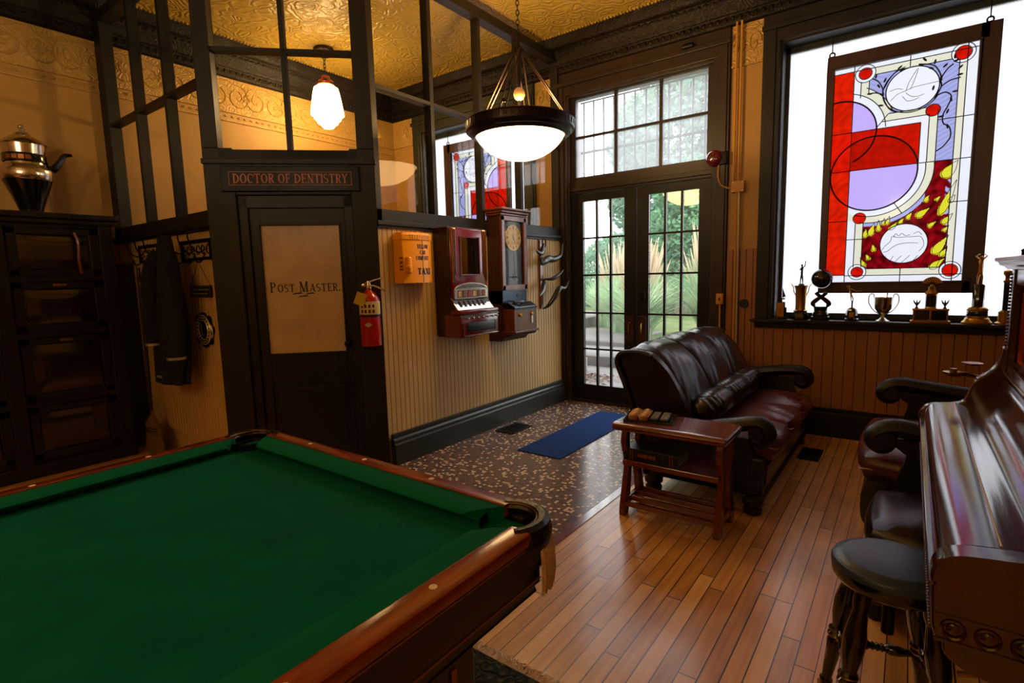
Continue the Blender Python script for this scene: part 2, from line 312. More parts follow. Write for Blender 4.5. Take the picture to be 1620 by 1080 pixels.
# ---------------------------------------------------------------- mesh builder
class MB:
    def __init__(s): s.v = []; s.f = []; s.sm = []
    def add(s, vs, fs, smooth=False):
        n = len(s.v); s.v += [tuple(v) for v in vs]; s.f += [tuple(i + n for i in f) for f in fs]; s.sm += [smooth] * len(fs); return s
    def box(s, x0, x1, y0, y1, z0, z1):
        v = [(x, y, z) for x in (x0, x1) for y in (y0, y1) for z in (z0, z1)]
        return s.add(v, [(0, 1, 3, 2), (4, 6, 7, 5), (0, 4, 5, 1), (2, 3, 7, 6), (0, 2, 6, 4), (1, 5, 7, 3)])
    def rbox(s, x0, x1, y0, y1, z0, z1, r=0.01, n=3):
        """box with rounded edges"""
        bm = bmesh.new(); bmesh.ops.create_cube(bm, size=1.0)
        for v in bm.verts: v.co = Vector(((x0 + x1) / 2 + v.co.x * (x1 - x0), (y0 + y1) / 2 + v.co.y * (y1 - y0), (z0 + z1) / 2 + v.co.z * (z1 - z0)))
        bmesh.ops.bevel(bm, geom=bm.edges[:], offset=r, segments=n, profile=0.5, affect='EDGES')
        return s.addbm(bm, True)
    def addbm(s, bm, smooth=False):
        bm.verts.index_update(); vs = [v.co[:] for v in bm.verts]; fs = [[v.index for v in f.verts] for f in bm.faces]; bm.free()
        return s.add(vs, fs, smooth)
    def prism(s, poly, axis, a, b, smooth=False):
        """poly: 2D outline; axis 'x': (y,z) outline swept in x, 'y': (x,z), 'z': (x,y)"""
        n = len(poly)
        mk = {'x': lambda p, t: (t, p[0], p[1]), 'y': lambda p, t: (p[0], t, p[1]), 'z': lambda p, t: (p[0], p[1], t)}[axis]
        vs = [mk(p, a) for p in poly] + [mk(p, b) for p in poly]
        s.add(vs, [(i, (i + 1) % n, n + (i + 1) % n, n + i) for i in range(n)], smooth)
        return s.add(vs, [tuple(range(n))[::-1], tuple(range(n, 2 * n))])
    def lathe(s, prof, c=(0, 0, 0), n=24, axis='z', mtx=None, cap=True):
        vs = []; fs = []
        for r, z in prof:
            for i in range(n):
                a = 2 * PI * i / n; x, y = r * math.cos(a), r * math.sin(a)
                p = {'z': (x, y, z), 'y': (x, z, y), 'x': (z, x, y)}[axis]
                p = Vector(p)
                if mtx: p = mtx @ p
                vs.append((p.x + c[0], p.y + c[1], p.z + c[2]))
        for k in range(len(prof) - 1):
            for i in range(n):
                fs.append((k * n + i, k * n + (i + 1) % n, (k + 1) * n + (i + 1) % n, (k + 1) * n + i))
        if cap:
            if prof[0][0] > 1e-5: fs.append(tuple(range(n))[::-1])
            if prof[-1][0] > 1e-5: fs.append(tuple((len(prof) - 1) * n + i for i in range(n)))
        return s.add(vs, fs, True)
    def tube(s, pts, r, n=8, closed=False, flat=1.0, up=None):
        """tube along points, r number or list"""
        P = [Vector(p) for p in pts]; m = len(P); rr = r if isinstance(r, (list, tuple)) else [r] * m
        vs = []; fs = []; prev = Vector(up) if up else None
        for i in range(m):
            if closed: t = P[(i + 1) % m] - P[i - 1]
            else: t = P[min(i + 1, m - 1)] - P[max(i - 1, 0)]
            if t.length < 1e-9: t = Vector((0, 0, 1))
            t.normalize()
            if prev is None: prev = Vector((0, 0, 1)) if abs(t.z) < 0.9 else Vector((1, 0, 0))
            u = (prev - t * prev.dot(t))
            if u.length < 1e-6: u = t.orthogonal()
            u.normalize(); prev = u; w = t.cross(u)
            for k in range(n):
                a = 2 * PI * k / n
                vs.append(P[i] + (u * math.cos(a) * flat + w * math.sin(a)) * rr[i])
        for i in range(m if closed else m - 1):
            j = (i + 1) % m
            for k in range(n): fs.append((i * n + k, i * n + (k + 1) % n, j * n + (k + 1) % n, j * n + k))
        if not closed: fs += [tuple(range(n))[::-1], tuple((m - 1) * n + k for k in range(n))]
        return s.add(vs, fs, True)
    def ball(s, c, r, n=16, sc=(1, 1, 1)):
        k = n // 2; prof = [(math.sin(PI * i / k), -math.cos(PI * i / k)) for i in range(k + 1)]
        vs = []; fs = []
        for a, z in prof:
            for i in range(n): t = 2 * PI * i / n; vs.append((c[0] + r * sc[0] * a * math.cos(t), c[1] + r * sc[1] * a * math.sin(t), c[2] + r * sc[2] * z))
        for q in range(k):
            for i in range(n): fs.append((q * n + i, q * n + (i + 1) % n, (q + 1) * n + (i + 1) % n, (q + 1) * n + i))
        return s.add(vs, fs, True)
    def grid(s, fn, nu, nv, smooth=True):
        vs = [fn(i / nu, j / nv) for i in range(nu + 1) for j in range(nv + 1)]
        return s.add(vs, [(i * (nv + 1) + j, (i + 1) * (nv + 1) + j, (i + 1) * (nv + 1) + j + 1, i * (nv + 1) + j + 1) for i in range(nu) for j in range(nv)], smooth)
    def quad(s, a, b, c, d): return s.add([a, b, c, d], [(0, 1, 2, 3)])
    def build(s, name, m, parent=None, bevel=0, weld=False, solid=0, sub=0):
        me = bpy.data.meshes.new(name); me.from_pydata(s.v, [], s.f)
        bm = bmesh.new(); bm.from_mesh(me)
        bmesh.ops.remove_doubles(bm, verts=bm.verts, dist=1e-5)
        bmesh.ops.recalc_face_normals(bm, faces=bm.faces)
        sm = any(s.sm)
        for f in bm.faces: f.smooth = sm
        bm.to_mesh(me); bm.free()
        if sm and hasattr(me, 'set_sharp_from_angle'): me.set_sharp_from_angle(angle=R(38))
        me.materials.append(MATS[m] if isinstance(m, str) else m)
        o = bpy.data.objects.new(name, me); COL.objects.link(o); o.parent = parent
        if solid: q = o.modifiers.new('t', 'SOLIDIFY'); q.thickness = solid
        if bevel: q = o.modifiers.new('b', 'BEVEL'); q.width = bevel; q.segments = 2; q.limit_method = 'ANGLE'; q.angle_limit = R(40)
        if sub: q = o.modifiers.new('s', 'SUBSURF'); q.levels = sub; q.render_levels = sub
        return o
def curve_pts(pts, n=6):
    """catmull-rom through points"""
    P = [Vector(p) for p in pts]; out = []
    for i in range(len(P) - 1):
        a = P[max(i - 1, 0)]; b = P[i]; c = P[i + 1]; d = P[min(i + 2, len(P) - 1)]
        for k in range(n):
            t = k / n
            out.append(0.5 * ((2 * b) + (c - a) * t + (2 * a - 5 * b + 4 * c - d) * t * t + (3 * b - a - 3 * c + d) * t ** 3))
    out.append(P[-1]); return out
def c2(pts, n=6): return [(p.x, p.y) for p in curve_pts([(a, b, 0) for a, b in pts], n)]

def thing(name, label, cat, loc=(0, 0, 0), rotz=0, group=None):
    o = bpy.data.objects.new(name, None); COL.objects.link(o); o.location = loc; o.rotation_euler = (0, 0, rotz)
    o.empty_display_size = 0.1
    o['label'] = label; o['category'] = cat
    if group: o['group'] = group
    return o
def tag(o, label, cat, group=None, kind=None):
    o['label'] = label; o['category'] = cat
    if group: o['group'] = group
    if kind: o['kind'] = kind
    return o
def struct(o): o['kind'] = 'structure'; return o
def sempty(name, loc=(0, 0, 0), rotz=0):
    o = bpy.data.objects.new(name, None); COL.objects.link(o); o.location = loc; o.rotation_euler = (0, 0, rotz); o['kind'] = 'structure'; return o
def copy_tree(o, parent=None):
    kids = [c for c in o.children]
    c = o.copy(); COL.objects.link(c); c.parent = parent
    for k in kids: copy_tree(k, c)
    return c

# ---------------------------------------------------------------- lettering built from strokes
def ring(mb, cx, cz, rx, rz, tx, tz, a0, a1, put, n=20):
    vs = []; 
    for i in range(n + 1):
        a = R(a0 + (a1 - a0) * i / n)
        vs.append(put(cx + rx * math.cos(a), cz + rz * math.sin(a))); vs.append(put(cx + (rx - tx) * math.cos(a), cz + (rz - tz) * math.sin(a)))
    mb.add(vs, [(2 * i, 2 * i + 2, 2 * i + 3, 2 * i + 1) for i in range(n)])
def letters(text, H, serif=True, bold=1.0, gap=0.14, small=None, condense=1.0):
    """returns MB (text centred on x=0, baseline z=0, at y=0) ; small: cap letters after the first of each word are this height"""
    mb = MB(); x = 0.0; first = True
    T, S = (0.19 * bold, 0.09 * bold) if serif else (0.13 * bold, 0.11 * bold)
    for ch in text:
        if ch == ' ': x += 0.42 * H * condense; first = True; continue
        h = H if (first or small is None) else H * small
        W = {'I': .26, 'M': .98, 'W': 1.05, 'O': .8, 'C': .74, 'D': .78, 'T': .72, 'A': .82, 'N': .8, 'X': .8, 'Y': .78, 'H': .8, '.': .2, 'S': .58, 'E': .62, 'F': .58, 'L': .6}.get(ch, .68) * condense
        x0 = x
        def put(a, b, x0=x0, h=h): return (x0 + a * h * 1.0, 0, b * h)
        def bar(a0, b0, a1, b1):
            mb.add([put(a0, b0), put(a1, b0), put(a1, b1), put(a0, b1)], [(0, 1, 2, 3)])
        def diag(a0, b0, a1, b1, w):
            mb.add([put(a0 - w / 2, b0), put(a0 + w / 2, b0), put(a1 + w / 2, b1), put(a1 - w / 2, b1)], [(0, 1, 2, 3)])
        def sf(c, b, w=0.34):
            if serif: bar(c - w / 2, b, c + w / 2, b + 0.07)
        def stem(c, b0=0, b1=1, t=None):
            t = t or T; bar(c - t / 2, b0, c + t / 2, b1)
            if b0 == 0: sf(c, 0)
            if b1 == 1: sf(c, 0.93)
        l = 0.16
        if ch == 'I': stem(W / 2)
        elif ch in 'OQ': ring(mb, x0 + W / 2 * h, .5 * h, W / 2 * h, .5 * h, T * h, S * h, 0, 360, lambda a, b: (a, 0, b), 28)
        elif ch == 'C':
            ring(mb, x0 + W / 2 * h, .5 * h, W / 2 * h, .5 * h, T * h, S * h, 48, 312, lambda a, b: (a, 0, b), 24)
            if serif: bar(W - .1, .62, W - .03, .95)
        elif ch == 'D':
            stem(l); ring(mb, x0 + l * h, .5 * h, (W - l) * h, .5 * h, T * h, S * h, -90, 90, lambda a, b: (a, 0, b))
        elif ch in 'PR':
            stem(l); ring(mb, x0 + (l + .1) * h, .73 * h, (W - l - .14) * h, .27 * h, T * h * .9, S * h, -90, 90, lambda a, b: (a, 0, b)); bar(l, 1 - S, l + .11, 1); bar(l, .46, l + .11, .46 + S)
            if ch == 'R': diag(W - .06, 0, l + .2, .48, T); sf(W - .05, 0, .24)
        elif ch == 'B':
            stem(l)
            for cz, rz in ((.74, .26), (.26, .27)): ring(mb, x0 + (l + .08) * h, cz * h, (W - l - .1) * h, rz * h, T * h * .9, S * h, -90, 90, lambda a, b: (a, 0, b))
            for zz in (0, .46, 1 - S): bar(l, zz, l + .09, zz + S)
        elif ch in 'EF':
            stem(l); bar(l, 1 - S, W, 1); bar(l, .47, W - .1, .47 + S)
            if serif: bar(W - .06, .76, W, 1); bar(W - .15, .38, W - .1, .66)
            if ch == 'E':
                bar(l, 0, W, S)
                if serif: bar(W - .06, 0, W, .24)
        elif ch == 'L':
            stem(l); bar(l, 0, W, S)
            if serif: bar(W - .06, 0, W, .26)
        elif ch == 'T':
            stem(W / 2); bar(0, 1 - S, W, 1)
            if serif: bar(0, .74, .06, 1); bar(W - .06, .74, W, 1)
        elif ch == 'N': stem(l, t=S); stem(W - .12, t=S); diag(W - .13, 0, .15, 1, T)
        elif ch == 'H': stem(l); stem(W - .16); bar(l, .46, W - .16, .46 + S)
        elif ch == 'M': stem(.12, t=S); stem(W - .16); diag(W / 2 - .02, 0, .16, 1, T); diag(W / 2, 0, W - .2, 1, S)
        elif ch == 'A': diag(.1, 0, W / 2, 1, S); diag(W - .12, 0, W / 2, 1, T); bar(.2, .28, W - .2, .28 + S); sf(.1, 0, .26); sf(W - .12, 0, .3)
        elif ch == 'V': diag(W / 2, 0, .12, 1, T); diag(W / 2, 0, W - .1, 1, S)
        elif ch == 'W':
            for a, b, t in ((.28, .1, T), (.28, .52, S), (.74, .5, T), (.74, .97, S)): diag(a, 0, b, 1, t)
            sf(.1, .93); sf(.96, .93)
        elif ch == 'X': diag(W - .14, 0, .14, 1, T); diag(.12, 0, W - .12, 1, S); sf(.13, 0, .26); sf(W - .14, 0, .28); sf(.14, .93, .28); sf(W - .13, .93, .26)
        elif ch == 'Y': stem(W / 2, 0, .48); diag(W / 2, .42, .13, 1, T); diag(W / 2, .42, W - .12, 1, S); sf(.13, .93, .28); sf(W - .12, .93, .26)
        elif ch == 'S':
            ring(mb, x0 + W / 2 * h, .735 * h, W / 2 * h, .265 * h, T * .8 * h, S * h, 40, 275, lambda a, b: (a, 0, b))
            ring(mb, x0 + W / 2 * h, .275 * h, W / 2 * h, .275 * h, T * .8 * h, S * h, -140, 95, lambda a, b: (a, 0, b))
        elif ch == '.': bar(.03, 0, .2, .17)
        x += (W + gap) * h; first = False
    w = x - gap * H
    mb.v = [(a - w / 2, b, c) for a, b, c in mb.v]
    mb.width = w
    return mb
def put_text(text, H, width, parent, x, y, z, m, name='lettering', **k):
    mb = letters(text, H, **k); s = width / mb.width if width else 1
    mb.v = [(x + a * s, y + b, z + c) for a, b, c in mb.v]
    return mb.build(name, m, parent)

# ================================================================ THE ROOM
CEIL = 3.74
XL, XR, YF, YB = -5.62, 1.05, 5.0, -4.2
struct(MB().box(-1.39, XR, YB, 5.02, -0.05, 0).box(XL, -3.05, YB, 5.02, -0.05, 0).box(-3.05, -1.39, YB, 0.4, -0.05, 0).build('floor', 'plank_floor'))
struct(MB().box(-3.05, -1.44, 0.4, 5.12, -0.05, 0.0).build('floor_tiles', 'mosaic_tile'))
struct(MB().box(-1.44, -1.39, 0.4, 5.02, -0.05, 0.004).build('trim_2', 'table_wood'))
struct(MB().box(XL, XR, YB, 5.25, CEIL, CEIL + 0.06).build('ceiling', 'tin_ceiling'))
# crown of little balls along the ceiling edge
mb = MB()
for k in range(120):
    mb.ball((XL + 0.2, 1.0 + k * 0.033, CEIL - 0.005), 0.014, 6)
for k in range(200):
    mb.ball((XL + 0.2 + k * 0.033, YF - 0.2, CEIL - 0.005), 0.014, 6)
struct(mb.build('trim_3', 'tin_ceiling'))
OPEN = [(-5.08, -3.5, 0.96, 3.21), (-2.95, -1.455, 0.0, 3.2), (-0.94, 0.68, 0.96, 3.21)]
mb = MB(); x = XL - 0.2
for a, b, z0, z1 in OPEN:
    mb.box(x, a, YF, YF + 0.24, 0, CEIL); mb.box(a, b, YF, YF + 0.24, z1, CEIL)
    if z0 > 0: mb.box(a, b, YF, YF + 0.24, 0, z0)
    x = b
mb.box(x, XR + 0.2, YF, YF + 0.24, 0, CEIL)
struct(mb.build('wall_front', 'plaster'))
struct(MB().box(XL - 0.2, XL, YB, YF, 0, CEIL).build('wall_left', 'plaster'))
struct(MB().box(XR, XR + 0.2, YB, YF, 0, CEIL).build('wall_right', 'plaster'))
struct(MB().box(XL - 0.2, XR + 0.2, YB - 0.2, YB, 0, CEIL).build('wall_back', 'plaster'))
# frieze with scrolls in relief
def frieze(name, u0, u1, M):
    mb = MB()
    mb.box(u0, u1, -0.008, 0, 3.10, 3.42); mb.box(u0, u1, -0.018, 0, 3.085, 3.10); mb.box(u0, u1, -0.014, 0, 3.00, 3.012)
    u = u0 + 0.02; k = 0
    while u < u1 - 0.38:
        for sgn in (1, -1):
            pts = []
            for i in range(26):
                t = i / 25; a = t * 2.3 * 2 * PI * 0.72; r = 0.115 * (1 - t) ** 0.9 + 0.006
                pts.append((u + 0.19 + sgn * (0.095 - 0.0) + sgn * r * math.cos(a + PI * 0.6), -0.010, 3.25 + r * 1.05 * math.sin(a + PI * 0.6)))
            mb.tube(pts, [0.009 * (1 - 0.5 * i / 25) for i in range(26)], 5, flat=0.7)
        for q in range(5):
            a = q * 1.25; mb.ball((u + 0.19 + 0.03 * math.cos(a), -0.01, 3.25 + 0.03 * math.sin(a)), 0.014, 6, (1, 0.6, 1.4))
        mb.tube([(u + i * 0.024, -0.012, 3.395 - 0.035 * math.sin(i * PI / 16)) for i in range(17)], 0.006, 5)
        for q in range(6): mb.ball((u + 0.03 + q * 0.064, -0.008, 3.05), 0.02, 6, (1, 0.4, 0.6))
        u += 0.39
    o = mb.build(name, 'frieze_relief'); o.matrix_world = M; return struct(o)
frieze('trim_4', 0.0, 9.2, Matrix.Translation((XL, YB, 0)) @ Matrix.Rotation(PI / 2, 4, 'Z'))
for i, (a, b) in enumerate(((XL, -5.25), (-3.33, -3.1), (-1.32, -1.07), (0.81, XR))):
    mb = MB(); mb.box(a, b, YF - 0.008, YF, 3.10, 3.42); mb.box(a, b, YF - 0.018, YF, 3.085, 3.10)
    c = (a + b) / 2
    for sgn in (1, -1):
        pts = [(c + sgn * (0.055 + 0.055 * (1 - i / 22) * math.cos(i / 22 * 9)), YF - 0.01, 3.25 + 0.1 * (1 - i / 22) * math.sin(i / 22 * 9)) for i in range(23)]
        mb.tube(pts, 0.007, 5, flat=0.7)
    mb.tube([(a + (b - a) * i / 8, YF - 0.012, 3.39 - 0.03 * math.sin(i * PI / 8)) for i in range(9)], 0.006, 5)
    struct(mb.build('trim_%d' % (5 + i), 'frieze_relief'))
# cornice
prof = c2([(0, 3.42), (0.03, 3.425), (0.045, 3.45), (0.045, 3.50), (0.06, 3.515), (0.075, 3.56), (0.10, 3.60), (0.105, 3.63), (0.14, 3.65), (0.16, 3.69), (0.175, 3.74)], 3)
pl = [(-d, z) for d, z in prof] + [(0, 3.74)]
mb = MB().prism(pl, 'x', 0, 9.2)
u = 0.05
while u < 9.1: mb.ball((u, -0.045, 3.475), 0.022, 6, (0.9, 0.5, 1)); mb.ball((u + .03, -0.105, 3.615), 0.014, 6, (1.3, 0.5, 1)); u += 0.06
o = mb.build('trim_9', 'cornice_wood'); o.matrix_world = Matrix.Translation((XL, YB, 0)) @ Matrix.Rotation(PI / 2, 4, 'Z'); struct(o)
mb = MB().prism([(YF - d, z) for d, z in prof] + [(YF, 3.74)], 'x', XL, XR)
u = XL + 0.05
while u < XR - 0.05: mb.ball((u, YF - 0.045, 3.475), 0.022, 6, (0.9, 0.5, 1)); mb.ball((u + .03, YF - 0.105, 3.615), 0.014, 6, (1.3, 0.5, 1)); u += 0.06
struct(mb.build('trim_10', 'cornice_wood'))

def beads(name, w, z0, z1, pitch, m, M, t=0.018, two=False):
    """tongue and groove boards: flat face with grooves, along local x, wall at y=0, face towards -y"""
    pts = []; x = 0.0
    while x < w - 1e-6:
        e = min(x + pitch, w)
        pts += [(x, -t + 0.008), (x + 0.004, -t), (max(x + 0.005, e - 0.004), -t)]
        if two and pitch > 0.05: pts += []
        x = e
    pts += [(w, -t + 0.008)]
    mb = MB(); n = len(pts)
    vs = [(a, b, z0) for a, b in pts] + [(a, b, z1) for a, b in pts]
    mb.add(vs, [(i, i + 1, n + i + 1, n + i) for i in range(n - 1)])
    mb.box(0, w, -0.008, 0, z0, z1)
    o = mb.build(name, m); o.matrix_world = M; return struct(o)
RZ = lambda x, y, a: Matrix.Translation((x, y, 0)) @ Matrix.Rotation(a, 4, 'Z')
# facade boards
beads('trim_11', 0.25, 0.22, 1.56, 0.055, 'beadboard_tan', RZ(-1.32, YF, 0))
beads('trim_12', 1.75, 0.22, 0.94, 0.075, 'beadboard_tan', RZ(-1.07, YF, 0))
beads('trim_13', 0.24, 0.22, 1.56, 0.075, 'beadboard_tan', RZ(0.81, YF, 0))
beads('trim_14', 2.3, 0.22, 0.94, 0.075, 'beadboard_tan', RZ(-5.6, YF, 0))
def baseboard(name, w, M, m='trim_green', h=0.235, t=0.045):
    p = [(0, 0), (-t, 0), (-t, h * 0.66), (-t * 0.72, h * 0.7), (-t * 0.72, h * 0.8), (-t * 0.5, h * 0.86), (-t * 0.62, h * 0.92), (-t * 0.62, h), (0, h)]
    o = MB().prism(p, 'x', 0, w).build(name, m); o.matrix_world = M; return struct(o)
baseboard('baseboard_front', 2.37, RZ(-1.32, YF, 0), 'trim_brown')
baseboard('baseboard_office', 2.5, RZ(XL, YF, 0), 'trim_brown')
baseboard('baseboard_partition', 2.45, RZ(-3.05 + 0.02, 2.53, PI / 2))
baseboard('baseboard_left', 5.8, RZ(XL, YB, PI / 2), 'trim_brown')

# casings of the openings (front)
def casing(name, a, b, z0, z1, w, m, top=3.42, sill=False):
    mb = MB()
    for x0, x1 in ((a - w, a), (b, b + w)):
        mb.box(x0, x1, YF - 0.03, YF, z0, top); mb.box(x0 + (0.02 if x0 < a else 0.03), x1 - (0.03 if x0 < a else 0.02), YF - 0.042, YF - 0.02, z0, z1 + 0.1)
    mb.box(a - w, b + w, YF - 0.032, YF, z1, top); mb.box(a - w - 0.005, b + w + 0.005, YF - 0.06, YF, z1 + 0.09, z1 + 0.13)
    if sill: mb.box(a - w - 0.03, b + w + 0.03, YF - 0.09, YF + 0.2, z0 - 0.025, z0); mb.box(a - w, b + w, YF - 0.035, YF, z0 - 0.075, z0 - 0.025)
    # reveals
    mb.box(a - 0.001, a + 0.018, YF, YF + 0.2, z0, z1); mb.box(b - 0.018, b + 0.001, YF, YF + 0.2, z0, z1); mb.box(a, b, YF, YF + 0.2, z1 - 0.018, z1 + 0.001)
    return struct(mb.build(name, m, bevel=0.004))
casing('window_1', -5.08, -3.5, 0.96, 3.21, 0.15, 'trim_green', sill=True)
casing('window_2', -0.94, 0.68, 0.96, 3.21, 0.13, 'trim_brown', sill=True)
casing('door_2', -2.95, -1.455, 0.0, 3.2, 0.13, 'casing_brown')
for nm, a, b in (('window_1', -5.08, -3.5), ('window_2', -0.94, 0.68)):
    p = bpy.data.objects[nm]
    mb = MB(); s = 0.045
    for x0, x1, z0, z1 in ((a + .018, a + s, .96, 3.19), (b - s, b - .018, .96, 3.19), (a + .018, b - .018, .96, .96 + s), (a + .018, b - .018, 3.19 - s, 3.19)): mb.box(x0, x1, YF + 0.15, YF + 0.19, z0, z1)
    mb.build('sash', 'trim_green', p); MB().box(a + .03, b - .03, YF + 0.168, YF + 0.172, .98, 3.17).build('pane', 'frosted_window', p)

# entrance double door with transom
D = bpy.data.objects['door_2']
YD = 5.07
mb = MB()
mb.box(-2.95, -1.455, YD - 0.04, YD + 0.05, 2.215, 2.37); mb.box(-2.95, -1.455, YD - 0.06, YD + 0.05, 2.24, 2.28)
for x0, x1, z0, z1 in ((-2.95, -2.88, 2.37, 3.2), (-1.53, -1.455, 2.37, 3.2), (-2.88, -1.53, 2.37, 2.385), (-2.88, -1.53, 3.17, 3.2)): mb.box(x0, x1, YD - 0.02, YD + 0.03, z0, z1)
mb.box(-2.95, -1.455, YD - 0.07, YD + 0.12, -0.02, 0.03)
mb.build('transom_bar', 'casing_brown', D, bevel=0.003)
mb = MB()
for x in (-2.428, -1.965): mb.box(x - .016, x + .016, YD - 0.012, YD + 0.02, 2.385, 3.17)
mb.box(-2.88, -1.53, YD - 0.01, YD + 0.018, 2.776, 2.798)
mb.build('transom_muntins', 'casing_brown', D)
MB().box(-2.885, -1.525, YD + 0.002, YD + 0.005, 2.38, 3.175).build('transom_pane', 'transom_glass', D)
rows = [0.191, 0.58, 0.968, 1.367, 1.753, 2.133]
for nm, x0, x1, g0, g1 in (('left', -2.945, -2.203, -2.805, -2.329), ('right', -2.198, -1.458, -2.078, -1.591)):
    mb = MB()
    mb.box(x0, g0, YD - 0.02, YD + 0.025, 0.03, 2.21); mb.box(g1, x1, YD - 0.02, YD + 0.025, 0.03, 2.21)
    mb.box(g0, g1, YD - 0.02, YD + 0.025, 0.03, rows[0]); mb.box(g0, g1, YD - 0.02, YD + 0.025, rows[-1], 2.21)
    leaf = mb.build('door_leaf', 'door_brown', D, bevel=0.003)
    mb = MB(); w = (g1 - g0) / 3
    for k in (1, 2): mb.box(g0 + k * w - .011, g0 + k * w + .011, YD - 0.014, YD + 0.014, rows[0], rows[-1])
    for z in rows[1:-1]: mb.box(g0, g1, YD - 0.013, YD + 0.013, z - .009, z + .009)
    mb.build('muntins', 'door_brown', leaf)
    MB().box(g0, g1, YD + 0.0015, YD + 0.0045, rows[0], rows[-1]).build('pane', 'door_glass', leaf)
    hx = -2.265 if nm == 'left' else -2.135
    MB().box(hx - .045, hx + .045, YD - 0.034, YD - 0.02, 0.68, 0.95).build('push_plate', 'clock_wood_dark', leaf, bevel=.004)
    MB().tube([(hx, YD - .03, .77), (hx, YD - .065, .78), (hx, YD - .065, .87), (hx, YD - .03, .88)], .007).build('pull_handle', 'brass', leaf)
MB().rbox(-2.15, -2.10, YD - 0.05, YD - 0.02, 1.10, 1.2, .01).build('door_lock', 'iron', D)
# closer box above transom
t = thing('door_closer', 'small dark metal cylinder fixed on the casing above the transom', 'door closer', (-1.68, YF - 0.062, 3.345))
MB().lathe([(.018, -.05), (.022, -.045), (.022, .045), (.018, .05)], axis='x').build('cylinder', 'iron', t)
MB().box(-.02, .02, 0, .03, -.02, .02).build('bracket', 'iron', t)

# ================================================================ THE GLAZED OFFICE PARTITION
X1, Y1, Y0, X0 = -3.05, 2.5, 1.766, -3.80
LZ = 1.79   # ledge
def partition(name, w, M, muls, low, glaze0, mid, top=3.62, pitch=0.046, ledge=True, posts=(0.055, 0.055), mt='trim_brown', front=True):
    root = sempty(name); root.matrix_world = M
    if low:
        b = MB().box(0, w, 0.0, 0.06, 0, LZ - 0.02).build('backing', 'beadboard_paint', root)
        if front:
            bb = beads('boards', w, 0.2, LZ - 0.02, pitch, 'beadboard_paint', Matrix.Identity(4)); bb.parent = root; del bb['kind']
    mb = MB()
    mb.box(0, posts[0], -0.02, 0.07, LZ - .02, top); mb.box(w - posts[1], w, -0.02, 0.07, LZ - .02, top)
    mb.box(0, w, -0.02, 0.07, glaze0 - 0.085, glaze0); mb.box(0, w, -0.025, 0.075, 3.54, top)
    if ledge: mb.box(-0.01, w + 0.01, -0.05, 0.08, LZ - 0.03, LZ); mb.box(0, w, -0.035, 0.07, LZ - 0.05, LZ - 0.03)
    mb.build('glazing_frame', mt, root, bevel=0.003)
    mb = MB()
    for u in muls: mb.box(u - .019, u + .019, -0.012, 0.06, glaze0, 3.54)
    mb.box(posts[0], w - posts[1], -0.014, 0.058, mid - .013, mid + .013)
    mb.build('muntins', mt, root)
    MB().box(posts[0] - .01, w - posts[1] + .01, 0.022, 0.026, glaze0 - .01, 3.55).build('pane', 'pane_glass', root)
    return root
pr_ = partition('wall_partition', 2.5, RZ(X1, Y1, PI / 2), (0.61, 1.2, 1.79), True, 1.875, 2.71)
pl_ = partition('wall_screen', X0 - XL, RZ(XL, Y0, 0), (0.70, 1.25), True, 1.875, 2.72, pitch=0.05, posts=(0.15, 0.06))
# angled doorway
CH = sempty('door_1'); CH.matrix_world = RZ(X0, Y0 - 0.016, PI / 4)
CW = math.hypot(X1 - X0, Y1 - (Y0 - 0.016))
mb = MB()
mb.box(-0.02, 0.165, -0.03, 0.07, 0, 2.27); mb.box(0.917, CW + 0.02, -0.03, 0.07, 0, 2.27)
mb.box(-0.02, 0.078, -0.03, 0.07, 2.27, 3.62); mb.box(0.97, CW + 0.02, -0.03, 0.07, 2.27, 3.62)
mb.box(0.165, 0.917, -0.03, 0.07, 1.965, 2.26); mb.box(-0.03, CW + .03, -0.045, 0.07, 2.165, 2.2); mb.box(0.078, 0.97, -0.03, 0.07, 3.54, 3.62)
mb.box(0.078, 0.97, -0.03, .07, 2.2, 2.26)
mb.build('door_frame', 'trim_brown', CH, bevel=0.004)
mb = MB().box(0.512, 0.542, -0.012, 0.05, 2.26, 3.54).box(0.078, 0.97, -0.012, 0.05, 2.885, 2.912)
mb.build('muntins', 'trim_brown', CH)
MB().box(0.07, 0.98, 0.02, 0.024, 2.25, 3.55).build('pane', 'pane_glass', CH)
mb = MB()
mb.box(0.165, 0.225, -0.005, 0.065, 0, 1.965); mb.box(0.857, 0.917, -0.005, 0.065, 0, 1.965); mb.box(0.165, 0.917, -0.005, 0.065, 1.88, 1.965)
mb.build('jamb', 'door_brown', CH, bevel=.004)
mb = MB(); g0, g1 = 0.29, 0.812
mb.box(0.226, g0, 0.015, 0.055, 0.01, 1.88); mb.box(g1, 0.856, 0.015, 0.055, 0.01, 1.88)
mb.box(g0, g1, 0.015, 0.055, 1.765, 1.88); mb.box(g0, g1, 0.015, 0.055, 0.66, 0.875); mb.box(g0, g1, 0.015, 0.055, 0.01, 0.15)
mb.box(g0, g1, 0.03, 0.05, 0.15, 0.66); mb.box(g0 + .03, g1 - .03, 0.022, 0.05, 0.19, 0.62)
mb.box(g0 - .012, g1 + .012, 0.005, 0.02, 1.765, 1.777); mb.box(g0 - .012, g0, 0.005, .02, .863, 1.777); mb.box(g1, g1 + .012, 0.005, .02, .863, 1.777); mb.box(g0 - .012, g1 + .012, 0.005, .02, .863, .875)
leaf = mb.build('door_leaf', 'door_brown', CH, bevel=0.003)
mat('milk_glass', (212, 188, 152), 0.35, rgb2=(186, 162, 128), scale=5, bump=0.05)
MB().box(g0, g1, 0.028, 0.034, 0.875, 1.765).build('frosted_pane', 'milk_glass', leaf)
